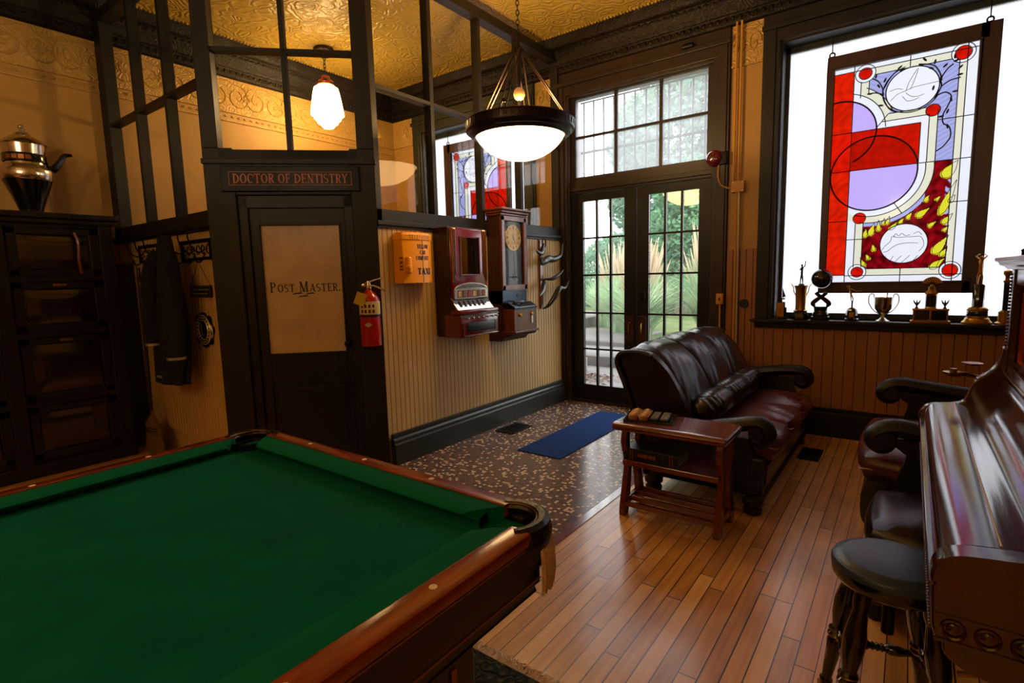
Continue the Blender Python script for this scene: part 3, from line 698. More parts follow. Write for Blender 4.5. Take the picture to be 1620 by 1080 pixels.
put_text('POST MASTER.', 0.072, 0.47, leaf, 0.555, 0.0265, 1.305, 'letter_dark', bold=0.95, small=0.78)
mb = MB()
for a, b, h in ((.46, .54, .014), (.55, .62, .012), (.50, .58, -.006)):
    mb.add([(a, 0.0268, 1.28 + h - .006), (b, 0.0268, 1.28 + h), (b - .015, 0.0268, 1.28 + h + .008), (a + .02, 0.0268, 1.28 + h + .004)], [(0, 1, 2, 3)])
mb.build('flourish', 'letter_dark', leaf)
MB().lathe([(.0, -.06), (.022, -.055), (.026, -.035), (.012, -.02), (.012, 0), (.025, 0.0), (.025, .004)], (0.832, 0.012, 0.93), axis='y').build('door_knob', 'iron', leaf)
# sign above it
t = thing('hanging_sign', 'black glass sign reading DOCTOR OF DENTISTRY above the corner door', 'sign'); t.matrix_world = RZ(X0, Y0 - 0.016, PI / 4) @ Matrix.Translation((0.533, -0.032, 2.068))
MB().box(-.447, .447, -.022, 0.0, -.083, .082).build('board', 'sign_black', t, bevel=.004)
mb = MB()
for x0, x1, z0, z1 in ((-.395, .395, .041, .044), (-.395, .395, -.044, -.041), (-.395, -.392, -.044, .044), (.392, .395, -.044, .044)): mb.box(x0, x1, -.0235, -.022, z0, z1)
mb.build('border', 'sign_copper', t)
put_text('DOCTOR OF DENTISTRY', 0.062, 0.74, t, 0, -.0238, -.031, 'sign_copper', bold=0.9, gap=.1)

# ================================================================ POOL TABLE (world coordinates, empty at its base centre)
def rel(mb, o): 
    l = o if isinstance(o, tuple) else tuple(o.location)
    mb.v = [(a - l[0], b - l[1], c - l[2]) for a, b, c in mb.v]; return mb
TX0, TX1, TY0, TY1 = -2.07, -0.66, -1.64, 1.07
t = thing('pool_table', 'large pool table with green cloth and red-brown wooden rails', 'pool table', ((TX0 + TX1) / 2, (TY0 + TY1) / 2, 0))
rel(MB().box(TX0 + .05, TX1 - .05, TY0 + .05, TY1 - .05, .72, .765), t).build('cloth_bed', 'felt', t)
mb = MB()
# apron: frame boards, slightly inset, with a bead along top and bottom
def frame_ring(mb, x0, x1, y0, y1, t_, z0, z1):
    mb.box(x0, x1, y0, y0 + t_, z0, z1); mb.box(x0, x1, y1 - t_, y1, z0, z1); mb.box(x0, x0 + t_, y0, y1, z0, z1); mb.box(x1 - t_, x1, y0, y1, z0, z1)
def open_ring(mb, x0, x1, y0, y1, t_, z0, z1, c):
    mb.box(x0 + c, x1 - c, y0, y0 + t_, z0, z1); mb.box(x0 + c, x1 - c, y1 - t_, y1, z0, z1); mb.box(x0, x0 + t_, y0 + c, y1 - c, z0, z1); mb.box(x1 - t_, x1, y0 + c, y1 - c, z0, z1)
open_ring(mb, TX0 + .006, TX1 - .006, TY0 + .006, TY1 - .006, .03, .66, .772, .085)
frame_ring(mb, TX0 + .05, TX1 - .05, TY0 + .05, TY1 - .05, .05, .60, .70)
ap = rel(mb, t).build('apron', 'table_apron', t, bevel=.003)
mb = MB(); open_ring(mb, TX0 + .003, TX1 - .003, TY0 + .003, TY1 - .003, .01, .762, .766, .09); open_ring(mb, TX0 + .003, TX1 - .003, TY0 + .003, TY1 - .003, .01, .672, .675, .09)
rel(mb, t).build('inlay_line', 'gilt', ap)
PC = 0.135   # rail stops short of the corner
def rail(a0, a1, side, cut0=True, cut1=True):
    """side: 'x1','x0','y1','y0' ; a0..a1 along the rail"""
    def P(a, off, z):
        return {'x1': (TX1 - off, a, z), 'x0': (TX0 + off, a, z), 'y1': (a, TY1 - off, z), 'y0': (a, TY0 + off, z)}[side]
    prof = [(0, .772), (-.002, .79), (.0, .7985), (.006, .8022), (.05, .8043), (.054, .8035), (.056, .772)]
    n = len(prof); vs = [P(a0, *p) for p in prof] + [P(a1, *p) for p in prof]
    w = MB().add(vs, [(i, (i + 1) % n, n + (i + 1) % n, n + i) for i in range(n)], True).add(vs, [tuple(range(n))[::-1], tuple(range(n, 2 * n))])
    rw = rel(w, t).build('rail', 'red_wood' if side[0] == 'x' else 'red_wood_x', t)
    prof = [(.054, .80), (.09, .802), (.128, .798), (.135, .792), (.13, .784), (.10, .764), (.054, .764)]
    n = len(prof); vs = []
    for a, sg, c in ((a0, 1, cut0), (a1, -1, cut1)):
        for off, z in prof: vs.append(P(a + sg * ((off - .054) * (0.85 if c else 0.2)), off, z))
    w = MB().add(vs, [(i, (i + 1) % n, n + (i + 1) % n, n + i) for i in range(n)], True).add(vs, [tuple(range(n))[::-1], tuple(range(n, 2 * n))])
    rel(w, t).build('cushion', 'felt_cushion', rw)
    return rw
midY = (TY0 + TY1) / 2
SX = [-1.69 + .0, -1.3865, -1.083]; SY = [0.956 - .3 * k for k in range(1, 8) if k != 4]
rails = {'y1': rail(TX0 + PC, TX1 - PC, 'y1'), 'y0': rail(TX0 + PC, TX1 - PC, 'y0')}
for s in ('x1', 'x0'):
    for a0, a1 in ((midY + .06, TY1 - PC), (TY0 + PC, midY - .06)): rails[s + ('a' if a0 > midY else 'b')] = rail(a0, a1, s)
def sight(x, y, par):
    rel(MB().lathe([(.0085, 0), (.0085, .0008), (0, .0012)], (x, y, .8033), n=12), t).build('sight', 'fringe', par)
for x in SX: sight(x, TY1 - .028, rails['y1'])
for y in SY[:3]: sight(TX1 - .03, y, rails['x1a']); sight(TX0 + .03, y, rails['x0a'])
for y in SY[3:]: sight(TX1 - .03, y, rails['x1b']); sight(TX0 + .03, y, rails['x0b'])
def corner_pocket(cx, cy, ang):
    """ang: direction pointing out of the table"""
    e = bpy.data.objects.new('corner_pocket', None); COL.objects.link(e); e.parent = t; e.location = (cx - t.location.x, cy - t.location.y, .80); e.rotation_euler = (0, 0, ang)
    mb = MB(); pts = []
    for i in range(19):
        a = R(-88 + 176 * i / 18); pts.append((.086 * math.cos(a), .086 * math.sin(a), -.012))
    n = len(pts); vs = []; fs = []
    prof = [(-.016, -.02), (-.02, .004), (-.010, .018), (.004, .020), (.016, .012), (.022, -.01), (.020, -.05), (.008, -.085), (-.01, -.085)]
    for x, y, z in pts:
        l = math.hypot(x, y)
        for d, h in prof: vs.append((x * (1 + d / l), y * (1 + d / l), z + h))
    m_ = len(prof)
    for i in range(n - 1):
        for k in range(m_): fs.append((i * m_ + k, i * m_ + (k + 1) % m_, (i + 1) * m_ + (k + 1) % m_, (i + 1) * m_ + k))
    fs += [tuple(range(m_))[::-1], tuple((n - 1) * m_ + k for k in range(m_))]
    mb.add(vs, fs, True).build('leather_ring', 'black_leather', e)
    mb = MB()
    for k in (0, 1, 2): mb.tube([(.070 * math.cos(R(a)), .070 * math.sin(R(a)), .002 - .008 * k) for a in range(-88, 89, 8)], .0022, 5)
    mb.build('brass_trim', 'brass', e)
    MB().lathe([(.07, -.01), (.068, -.06), (.05, -.12), (0, -.13)], n=20, cap=False).build('pocket_bag', 'black', e)
    # fringe tassel hanging on the outer side
    mb = MB(); rnd = random.Random(5)
    for i in range(46):
        a = R(-52 + 50 * i / 45); r_ = .106 + .004 * rnd.random(); L_ = .105 + .02 * rnd.random(); x, y = r_ * math.cos(a), r_ * math.sin(a)
        mb.tube([(x * .94, y * .94, -.045), (x, y, -.065), (x * 1.0 + .003 * rnd.random(), y, -.06 - L_ * .5), (x * .99, y + .003 * rnd.random(), -.04 - L_)], [.003, .0038, .0034, .002], 5)
    mb.build('tassel', 'tassel', e)
q = .095
corner_pocket(TX1 - q, TY1 - q, R(45)); corner_pocket(TX0 + q, TY1 - q, R(135)); corner_pocket(TX1 - q, TY0 + q, R(-45)); corner_pocket(TX0 + q, TY0 + q, R(-135))
for sx in (-1, 1):
    for sy in (-1, 1):
        lx = (TX1 - .08 - .10 if sx > 0 else TX0 + .08 + .10); ly = (TY1 - .25 - .10 if sy > 0 else TY0 + .17 + .10)
        mb = MB().box(lx - .1, lx + .1, ly - .1, ly + .1, .08, .66).box(lx - .115, lx + .115, ly - .115, ly + .115, .013, .08).box(lx - .11, lx + .11, ly - .11, ly + .11, .58, .66)
        lg = rel(mb, t).build('leg', 'table_apron', t, bevel=.005)
        mb = MB()
        for o_ in (-.03, .03): mb.box(lx + o_ - .008, lx + o_ + .008, ly - .104, ly + .104, .3, .55); mb.box(lx - .104, lx + .104, ly + o_ - .008, ly + o_ + .008, .3, .55)
        rel(mb, t).build('leg_inlay', 'gilt', lg)
# rug under it
o = MB().box(-2.75, -.42, -2.0, 1.36, 0.001, .012).build('rug', 'rug_weave'); tag(o, 'dark green patterned rug with pale fringe lying under the pool table', 'rug')
mb = MB(); rnd = random.Random(2)
for i in range(620):
    x = -2.75 + 2.33 * i / 620; pts = [(x, 1.355, .008)]; y = 1.355
    for k in range(3): y += .010 + .010 * rnd.random(); pts.append((x + rnd.uniform(-.012, .012) * (k + 1) * .5, y, .006 + .006 * rnd.random()))
    mb.tube(pts, .0036, 4)
mb.build('fringe', 'fringe', o)

# ================================================================ BLUE MAT, FLOOR GRATES
o = MB().rbox(-2.44, -2.04, 3.30, 4.72, 0, .009, .004, 2).build('door_mat', 'mat_blue'); tag(o, 'long blue ribbed runner mat on the mosaic tiles by the doors', 'mat')
def grate(x0, x1, y0, y1, label):
    g = thing('floor_grate', label, 'floor vent', ((x0 + x1) / 2, (y0 + y1) / 2, 0.0005)); w, h = (x1 - x0) / 2, (y1 - y0) / 2
    MB().box(-w, w, -h, h, 0, .003).build('backing', 'black', g)
    mb = MB(); frame_ring(mb, -w, w, -h, h, .018, .002, .009)
    n = int(h * 2 / .028)
    for k in range(1, n): mb.box(-w, w, -h + k * 2 * h / n - .004, -h + k * 2 * h / n + .004, .003, .008)
    for k in range(1, 6): mb.box(-w + k * w / 3 - .004, -w + k * w / 3 + .004, -h, h, .003, .008)
    mb.build('grille', 'iron', g)
grate(-2.92, -2.72, 3.62, 3.93, 'black iron floor grate in the mosaic tiles by the baseboard')
grate(-.60, -.46, 4.25, 4.54, 'dark floor vent in the wooden floor between sofa and armchair')

# ================================================================ SOFA
def cushion(mb, x0, x1, y0, y1, z0, z1, r=.05, puff=.02, n=10):
    """soft box: superellipse puffed"""
    bm = bmesh.new(); bmesh.ops.create_cube(bm, size=2.0)
    bmesh.ops.subdivide_edges(bm, edges=bm.edges[:], cuts=n, use_grid_fill=True)
    hx, hy, hz = (x1 - x0) / 2, (y1 - y0) / 2, (z1 - z0) / 2
    for v in bm.verts:
        p = v.co.copy()
        q = [max(-1, min(1, c)) for c in p]
        k = Vector((q[0] * (hx - r), q[1] * (hy - r), q[2] * (hz - r)))
        ax = max(range(3), key=lambda i: abs(p[i])); d = Vector([0 if abs(p[i]) < .999 else math.copysign(1, p[i]) for i in range(3)])
        for i in range(3):
            if abs(p[i]) < .999: 
                h_ = (hx, hy, hz)[i]; e = abs(p[i]) * h_ - (h_ - r * 1.3)
                if e > 0: d[i] = math.copysign(e / (r * 1.3), p[i])
        d.normalize(); w = Vector([(1 - q[(i + 1) % 3] ** 2) * (1 - q[(i + 2) % 3] ** 2) for i in range(3)])
        k += d * r
        k += Vector([math.copysign(puff * w[i], q[i]) if abs(p[i]) > .999 else 0 for i in range(3)])
        v.co = Vector(((x0 + x1) / 2, (y0 + y1) / 2, (z0 + z1) / 2)) + k
    return mb.addbm(bm, True)
SY0, SY1 = 3.08, 4.70
t = thing('leather_sofa', 'brown leather three-seat sofa with rolled arms in front of the doors', 'sofa', (-1.0, (SY0 + SY1) / 2, 0))
# shell of the back: curved outline, dark wood edge
backp = c2([(-1.28, .12), (-1.33, .40), (-1.38, .56), (-1.43, .70), (-1.475, .81), (-1.46, .865), (-1.40, .885), (-1.28, .88), (-1.17, .80), (-1.09, .68), (-1.03, .54), (-1.0, .40), (-1.05, .12)], 4)
rel(MB().prism(backp, 'y', SY0 + .03, SY1 - .03, True), t).build('back_shell', 'brown_leather', t)
edge = backp[:int(len(backp) * .62)]
for yy_ in (SY0 + .015, SY1 - .015): rel(MB().tube([(a, yy_, b) for a, b in edge], .022, 8, flat=.8), t).build('back_edge', 'dark_wood', t)
mb = MB(); top = [(-1.475, SY0 + .02, .815), (-1.465, SY0 + .25, .862), (-1.44, (SY0 + SY1) / 2, .895), (-1.465, SY1 - .25, .862), (-1.475, SY1 - .02, .815)]
rel(mb.tube(curve_pts(top, 5), .02, 8), t).build('top_rail', 'black_leather', t)
# three back cushions following a curved profile
for k in range(3):
    y0 = SY0 + .05 + k * (SY1 - SY0 - .1) / 3; y1 = y0 + (SY1 - SY0 - .1) / 3
    cp = [Vector((a, b, 0)) for a, b in c2([(-1.445, .83), (-1.40, .888), (-1.29, .888), (-1.18, .81), (-1.10, .69), (-1.04, .56), (-1.0, .46), (-1.0, .40)], 5)]
    rnd = random.Random(k + 3); ph = [rnd.uniform(0, 6) for _ in range(4)]
    crown = .006 + .008 * (k == 1)
    def fn(u, v, y0=y0, y1=y1, cp=cp, ph=ph, crown=crown):
        i = min(int(v * (len(cp) - 1)), len(cp) - 2); f = v * (len(cp) - 1) - i
        p = cp[i].lerp(cp[i + 1], f); tg = (cp[i + 1] - cp[i]).normalized(); nr = Vector((-tg.y, tg.x))
        e = 1 - (2 * u - 1) ** 8; bulge = .014 * e - .004 * (1 - e) + .016 * (1 - (2 * u - 1) ** 2)
        wr = .0035 * math.sin((u - .5 + (v - .4) * .8) * 34 + ph[0]) * max(0, math.sin(PI * v)) * math.exp(-((u - .12 - .25 * v) * 4) ** 2) + .002 * math.sin(u * 9 + v * 9 + ph[1])
        d = bulge + wr; d *= 1 if v > .02 else .6
        zc = crown * (1 - (2 * u - 1) ** 2) * (1 - v)
        if k == 0: zc -= .05 * (1 - u) ** 4 * (1 - v)
        if k == 2: zc -= .05 * u ** 4 * (1 - v)
        return (p.x + nr.x * d, y0 + (y1 - y0) * u, p.y + nr.y * d + zc)
    cp_nr = None
    rel(MB().grid(fn, 36, 30), t).build('back_cushion', 'brown_leather', t)
# gathered bolster along the foot of the back
def bol(u, v):
    a = 2 * PI * v; y = SY0 + .08 + u * (SY1 - SY0 - .16); r_ = .098 * (1 - .9 * abs(2 * u - 1) ** 12)
    r_ += .006 * math.sin(u * 150 + 2.2 * math.sin(v * 14)) * (0.5 + .5 * math.sin(u * 18)) 
    r_ -= .02 * math.exp(-((u - 1 / 3) * 50) ** 2) + .02 * math.exp(-((u - 2 / 3) * 50) ** 2)
    return (-.985 + r_ * math.cos(a), y, .525 + r_ * .95 * math.sin(a))
rel(MB().grid(bol, 220, 22), t).build('bolster', 'brown_leather', t)
# seat cushions
for k in range(3):
    y0 = SY0 + .10 + k * (SY1 - SY0 - .20) / 3; y1 = y0 + (SY1 - SY0 - .20) / 3
    mb = MB(); cushion(mb, -1.02, -.555, y0, y1, .28, .435, .06, .022, 14)
    rnd = random.Random(k); ph = rnd.uniform(0, 6)
    mb.v = [(a, b, c + (.004 * math.sin(38 * b + 14 * a + ph) * math.exp(-((a + .75) * 4) ** 2) if c > .4 else 0)) for a, b, c in mb.v]
    sc_ = rel(mb, t).build('seat_cushion', 'seat_leather', t)
    rel(MB().tube(curve_pts([(-.95, y0 + .01, .375), (-.62, y0 + .012, .38), (-.56, y0 + .05, .365), (-.552, (y0 + y1) / 2, .37), (-.56, y1 - .05, .365), (-.62, y1 - .012, .38), (-.95, y1 - .01, .375)], 5), .005, 6), t).build('piping', 'piping', sc_)
mb = MB().prism(c2([(-1.2, .10), (-.64, .10), (-.60, .14), (-.585, .25), (-.60, .31), (-.7, .33), (-1.2, .33)], 2), 'y', SY0 + .06, SY1 - .06, True)
rel(mb, t).build('base', 'brown_leather', t)
def arm(yc, side, parent, xb, xf, zt, m='black_leather', wood='dark_wood', dip=0.0):
    """rolled arm: a sweeping wooden rail ending in a scroll at the front, leather below"""
    r_ = .055
    mb = MB()
    rail_ = curve_pts([(xb, yc, zt - .03 - dip), (xb + (xf - xb) * .3, yc, zt - .035 - dip), (xb + (xf - xb) * .65, yc, zt - .005 - dip * .7), (xf - r_, yc, zt), (xf - .01, yc, zt - .025), (xf, yc, zt - .07), (xf - .03, yc, zt - .105), (xf - .065, yc, zt - .09), (xf - .066, yc, zt - .06), (xf - .04, yc, zt - .052)], 4)
    n = len(rail_)
    mb.tube(rail_, [.042 - .017 * max(0, (i / n - .55) / .45) for i in range(n)], 10, flat=1.3, up=(0, 1, 0))
    a = rel(mb, parent).build('arm', wood, parent)
    s = 1 if side else -1
    mb = MB().prism(c2([(xb, .12), (xf - .10, .12), (xf - .08, .2), (xf - .07, .35), (xf - .10, zt - .10), (xf - .12, zt - .05 - dip), (xb, zt - .06 - dip)], 3), 'y', yc - .032, yc + .032, True)
    rel(mb, parent).build('arm_panel', m, parent)
    rel(MB().lathe([(.0, -.045), (.05, -.045), (.056, -.03), (.056, .03), (.05, .045), (0, .045)], (xf - .045, yc, zt - .055), n=20, axis='y'), parent).build('arm_scroll', wood, parent)
    mb = MB()
    for k in range(9): mb.ball((xf - .045 + .042 * math.cos(k * PI * 2 / 9), yc - .046, zt - .055 + .042 * math.sin(k * PI * 2 / 9)), .004, 6)
    rel(mb, parent).build('nail_heads', 'brass', parent)
arm(SY0 + .05, 0, t, -1.15, -.585, .53, dip=.04); arm(SY1 - .05, 1, t, -1.15, -.60, .585)
def bun(x, y, parent, h=.12, r=.055, m='dark_wood'):
    rel(MB().lathe([(r * .55, 0), (r * .9, .008), (r * .95, .03), (r * .7, .045), (r * 1.02, .06), (r * 1.05, .085), (r * .8, .1), (r * .85, h)], (x, y, 0), n=20), parent).build('foot', m, parent)
for x, y in ((-.655, SY0 + .05), (-.655, SY1 - .06), (-1.25, SY0 + .07), (-1.25, SY1 - .06)): bun(x, y, t)
rel(MB().box(-.70, -.60, SY0 + .02, SY0 + .09, .12, .33), t).build('front_post', 'black_leather', t, bevel=.01)

# ================================================================ SIDE TABLE BESIDE IT, THINGS ON IT
t = thing('side_table', 'low reddish wooden side table with a middle shelf against the sofa arm', 'side table', (-1.0, 2.85, 0))
A0, A1, B0, B1, TZ = -1.31, -.70, 2.70, 2.985, .542
prof = c2([(B0 + .02, TZ - .045), (B0 - .012, TZ - .04), (B0 - .022, TZ - .018), (B0 - .008, TZ), (B0 + .03, TZ + .002)], 3) + [(B1 + .01, TZ + .002), (B1 + .02, TZ - .01), (B1 + .02, TZ - .045)]
rel(MB().prism(prof, 'x', A0, A1, True), t).build('table_top', 'table_wood', t)
mb = MB()
for k in range(3): mb.box(A1 - .004 + k * .0, A1 + .008 - k * .002, B0 + .0, B1 + .01, TZ - .012 - k * .014, TZ - .006 - k * .014)
rel(mb, t).build('edge_moulding', 'table_wood', t, bevel=.002)
rel(MB().box(A0 + .06, A1 - .03, B0 + .015, B1 - .0, .305, .325).box(A0 + .05, A1 - .03, B0 + .005, B0 + .02, .30, .33), t).build('middle_shelf', 'table_wood', t, bevel=.003)
mb = MB()
for y_ in (B0 + .02, B0 + .11, B0 + .2, B1 - .02): mb.box(A0 + .05, A1 - .03, y_ - .01, y_ + .01, .055, .085)
rel(mb, t).build('lower_rail', 'table_wood', t, bevel=.003)
for xx in (A0 + .05, A1 - .035):
    for y_, s in ((B0 + .02, -1), (B1 - .02, 1)):
        out = c2([(y_ - s * .015, TZ - .045), (y_ - s * .0, .42), (y_ - s * .04, .30), (y_ - s * .015, .18), (y_ + s * .015, .07), (y_ + s * .02, 0), (y_ - s * .03, 0), (y_ - s * .045, .06), (y_ - s * .07, .18), (y_ - s * .075, .30), (y_ - s * .05, .42), (y_ - s * .06, TZ - .045)], 3)
        rel(MB().prism(out, 'x', xx - .016, xx + .016, True), t).build('leg', 'table_wood', t)
    rel(MB().box(xx - .012, xx + .012, B0 + .02, B1 - .02, .05, .09), t).build('side_rail', 'table_wood', t)
# book
t = thing('book', 'thick dark bible-like book with gilt spine on the side table middle shelf', 'book', (-1.11, 2.835, .325))
MB().box(-.148, .148, -.088, .088, .006, .062).build('pages', 'book_pages', t)
MB().box(-.155, .155, -.095, .095, 0, .006).box(-.155, .155, -.095, .095, .062, .068).box(-.155, .155, -.098, -.088, 0, .068).build('cover', 'book_leather', t, bevel=.002)
mb = MB()
for x in (-.12, -.105, .11, .125): mb.box(x, x + .004, -.0995, -.097, .004, .064)
mb.build('gilt_bands', 'gilt', t)
mb = MB(); x = -.07
for w_ in (.02, .012, .03, .025, .018): mb.box(x, x + w_ * .8, -.0993, -.0978, .024, .044); x += w_
mb.build('gilt_lettering', 'gilt', t)
# tray with two carved tan pieces and two black cases
TT = TZ + .0025
tr = thing('tray', 'small black tray with raised rim on the left end of the side table', 'tray', (-1.155, 2.855, TT), R(12))
mb = MB().box(-.135, .135, -.10, .10, 0, .004); frame_ring(mb, -.135, .135, -.10, .10, .006, .004, .014); mb.build('base', 'black_gloss', tr, bevel=.001)
def bone(x, y, lab):
    g = thing('carved_block', lab, 'carved block', (x, y, TT + .0045), R(12), 'carved tan blocks on the tray')
    MB().rbox(-.027, .027, -.082, .082, 0, .034, .011).build('body', 'tan_bone', g)
    mb = MB()
    for k in range(6): mb.tube([(-.027, -.06 + k * .024, .024), (0, -.067 + k * .027, .0345), (.027, -.06 + k * .025, .024)], .0045, 5)
    mb.build('ridges', 'fringe', g)
bone(-1.24, 2.838, 'left of two tan carved blocks with brown stripes in the black tray'); bone(-1.182, 2.85, 'right of two tan carved blocks with brown stripes in the black tray')
def remote(x, y, lab):
    g = thing('remote_control', lab, 'remote control', (x, y, TT + .0045), R(12), 'black remotes on the tray')
    MB().rbox(-.023, .023, -.085, .085, 0, .022, .006).build('body', 'black', g)
    mb = MB()
    for i in range(3):
        for j in range(8): mb.box(-.017 + i * .0125, -.008 + i * .0125, -.072 + j * .018, -.060 + j * .018, .022, .0245)
    mb.build('buttons', 'grey_metal', g)
remote(-1.125, 2.862, 'left black remote control with grey buttons beside the tan blocks'); remote(-1.073, 2.873, 'rightmost black remote control with grey buttons in the tray')

# ================================================================ ARMCHAIR, OTTOMAN
t = thing('leather_armchair', 'dark brown leather armchair with rolled arms behind the piano', 'armchair', (.3, 3.6, 0))
rel(MB().prism([(a, b) for a, b in c2([(-.1, .08), (-.14, .14), (-.13, .3), (.0, .33), (.75, .33), (.75, .08)], 3)], 'y', 3.08, 4.12, True), t).build('base', 'brown_leather', t)
mb = MB(); cushion(mb, -.165, .62, 3.12, 4.06, .29, .455, .07, .025, 14); sc_ = rel(mb, t).build('seat_cushion', 'seat_leather', t)
rel(MB().tube(curve_pts([(.5, 3.13, .37), (-.08, 3.13, .37), (-.16, 3.2, .355), (-.17, 3.6, .36), (-.16, 3.98, .355), (-.08, 4.05, .37), (.5, 4.05, .37)], 5), .005, 6), t).build('piping', 'piping', sc_)
def arm2(yc):
    zt = .635 if yc > 3.5 else .605; xf, xb = -.115, .72
    rail_ = curve_pts([(xb, yc, zt - .04), (.35, yc, zt - .035), (.1, yc, zt - .01), (-.02, yc, zt), (-.09, yc, zt - .03), (-.105, yc, zt - .07), (-.075, yc, zt - .10), (-.045, yc, zt - .085), (-.05, yc, zt - .06)], 4)
    n = len(rail_)
    rel(MB().tube(rail_, [.045 - .017 * max(0, (i / n - .5) / .5) for i in range(n)], 10, flat=1.2, up=(0, 1, 0)), t).build('arm', 'dark_wood', t)
    rel(MB().lathe([(.0, -.05), (.045, -.05), (.052, -.03), (.052, .03), (.045, .05), (0, .05)], (-.06, yc, zt - .055), n=20, axis='y'), t).build('arm_scroll', 'dark_wood', t)
    rel(MB().prism(c2([(xb, .1), (.02, .1), (-.04, .16), (-.01, .34), (.03, zt - .12), (-.02, zt - .05), (xb, zt - .05)], 3), 'y', yc - .035, yc + .035, True), t).build('arm_panel', 'dark_wood', t)
arm2(3.1); arm2(4.14)
rel(MB().prism(c2([(.56, .3), (.54, .55), (.6, .8), (.66, .92), (.74, .92), (.78, .8), (.77, .3)], 4), 'y', 3.12, 4.12, True), t).build('back', 'brown_leather', t)
for x, y in ((-.06, 3.12), (-.06, 4.1), (.7, 3.12), (.7, 4.1)): bun(x, y, t, .09, .05)
t = thing('ottoman', 'dark leather ottoman in front of the armchair beside the round stool', 'ottoman', (.10, 2.62, 0))
mb = MB(); cushion(mb, -.19, .19, -.26, .24, .24, .40, .06, .012, 10); mb.build('cushion', 'brown_leather', t)
MB().box(-.18, .18, -.25, .23, .07, .25).build('base', 'brown_leather', t, bevel=.015)
for x in (-.14, .14):
    for y in (-.2, .18): MB().lathe([(.03, 0), (.034, .02), (.028, .07)], (x, y, 0), n=14).build('foot', 'dark_wood', t)

# ================================================================ PIANO
PY0, PY1 = 1.30, 2.80
t = thing('upright_piano', 'glossy reddish-brown upright piano with closed curved keyboard lid', 'piano', (.45, 2.05, 0))
def pp(*a): return rel(*a, t)
# key bed + near and far end blocks
MBk = lambda: MB()
bed = [(.085, .63), (.072, .645), (.072, .745), (.082, .765), (.33, .765), (.33, .63)]
pp(MB().prism(bed, 'y', PY0 + .03, PY1 - .03)).build('key_bed', 'piano_wood', t, bevel=.004) if False else rel(MB().prism(bed, 'y', PY0 + .03, PY1 - .03), t).build('key_bed', 'piano_wood', t, bevel=.004)
rel(MB().box(.067, .0705, PY0 + .01, PY1 - .01, .70, .708).box(.062, .075, PY0, PY1, .742, .752), t).build('key_slip_moulding', 'piano_wood', t, bevel=.002)
# lid: front roll then shallow cove rising to the back
lidp = c2([(.082, .752), (.074, .775), (.084, .80), (.112, .817), (.16, .825), (.20, .826), (.235, .829), (.265, .845), (.285, .875), (.30, .92), (.315, .94)], 5)
def lid_body(mb, y0, y1, off=0):
    inner = [(a + .012, b - .016) for a, b in lidp[::-1]]
    return mb.prism([(a, b + off) for a, b in lidp + inner], 'y', y0, y1, True)
rel(lid_body(MB(), PY0 + .055, PY1 - .045), t).build('keyboard_lid', 'piano_wood', t)
rel(MB().tube([(.172, PY0 + .06, .8275), (.172, PY1 - .05, .8275)], .0022, 6), t).build('lid_hinge', 'brass', t)
# end cheeks with the rising scroll
ck = c2([(.066, .66), (.060, .73), (.058, .765), (.072, .795), (.105, .812), (.17, .822), (.20, .84), (.214, .885), (.222, .912)], 4) + c2([(.232, .93), (.262, .955), (.284, .985), (.296, 1.02), (.302, 1.06)], 4) + [(.36, 1.06), (.36, .63), (.075, .63)]
for y0, y1 in ((PY1 - .05, PY1), (PY0, PY0 + .055)):
    hi = y0 > 2
    if hi: rel(MB().prism(ck, 'y', y0, y1, True), t).build('end_cheek', 'piano_wood', t, bevel=.006)
    else:
        nk = c2([(.070, .66), (.066, .73), (.064, .77), (.076, .80), (.108, .818), (.17, .827), (.235, .835), (.275, .86), (.3, .95), (.302, 1.06)], 4) + [(.36, 1.06), (.36, .63), (.078, .63)]
        rel(MB().prism(nk, 'y', y0, y1, True), t).build('end_cheek', 'piano_wood', t, bevel=.005)
        rel(MB().prism(c2([(.080, .785), (.078, .80), (.09, .812), (.12, .822), (.2, .832), (.25, .84), (.28, .865), (.28, .845), (.25, .822), (.2, .814), (.12, .802), (.1, .79)], 3), 'y', y0 - .006, y0 + .02, True), t).build('lid_end_band', 'piano_wood', t)
mb = MB()
for k in range(5):
    cx = .105 + k * .052
    mb.lathe([(.0185, 0), (.021, -.004), (.0185, -.007), (.015, -.004)], (cx, PY0, .660), n=16, axis='y', cap=False); mb.lathe([(.012, 0), (.012, -.003), (.006, -.006), (0, -.007)], (cx, PY0, .660), n=14, axis='y')
mb.box(.076, .36, PY0 - .004, PY0, .684, .689); mb.box(.076, .36, PY0 - .004, PY0, .630, .636)
k = 0; y = PY0 + .03
while y < PY1 - .03: mb.ball((.0715, y, .639), .006, 6); y += .014
rel(mb, t).build('carved_band', 'piano_wood', t)
rel(MB().prism(c2([(.09, .632), (.095, .60), (.13, .575), (.2, .56), (.28, .53), (.33, .48)], 4) + [(.36, .48), (.36, .632)], 'y', PY0 + .005, PY0 + .05, True), t).build('bracket', 'piano_wood', t, bevel=.004)
rel(MB().prism(c2([(.09, .632), (.095, .60), (.13, .575), (.2, .56), (.28, .53), (.33, .48)], 4) + [(.36, .48), (.36, .632)], 'y', PY1 - .05, PY1 - .005, True), t).build('bracket', 'piano_wood', t, bevel=.004)
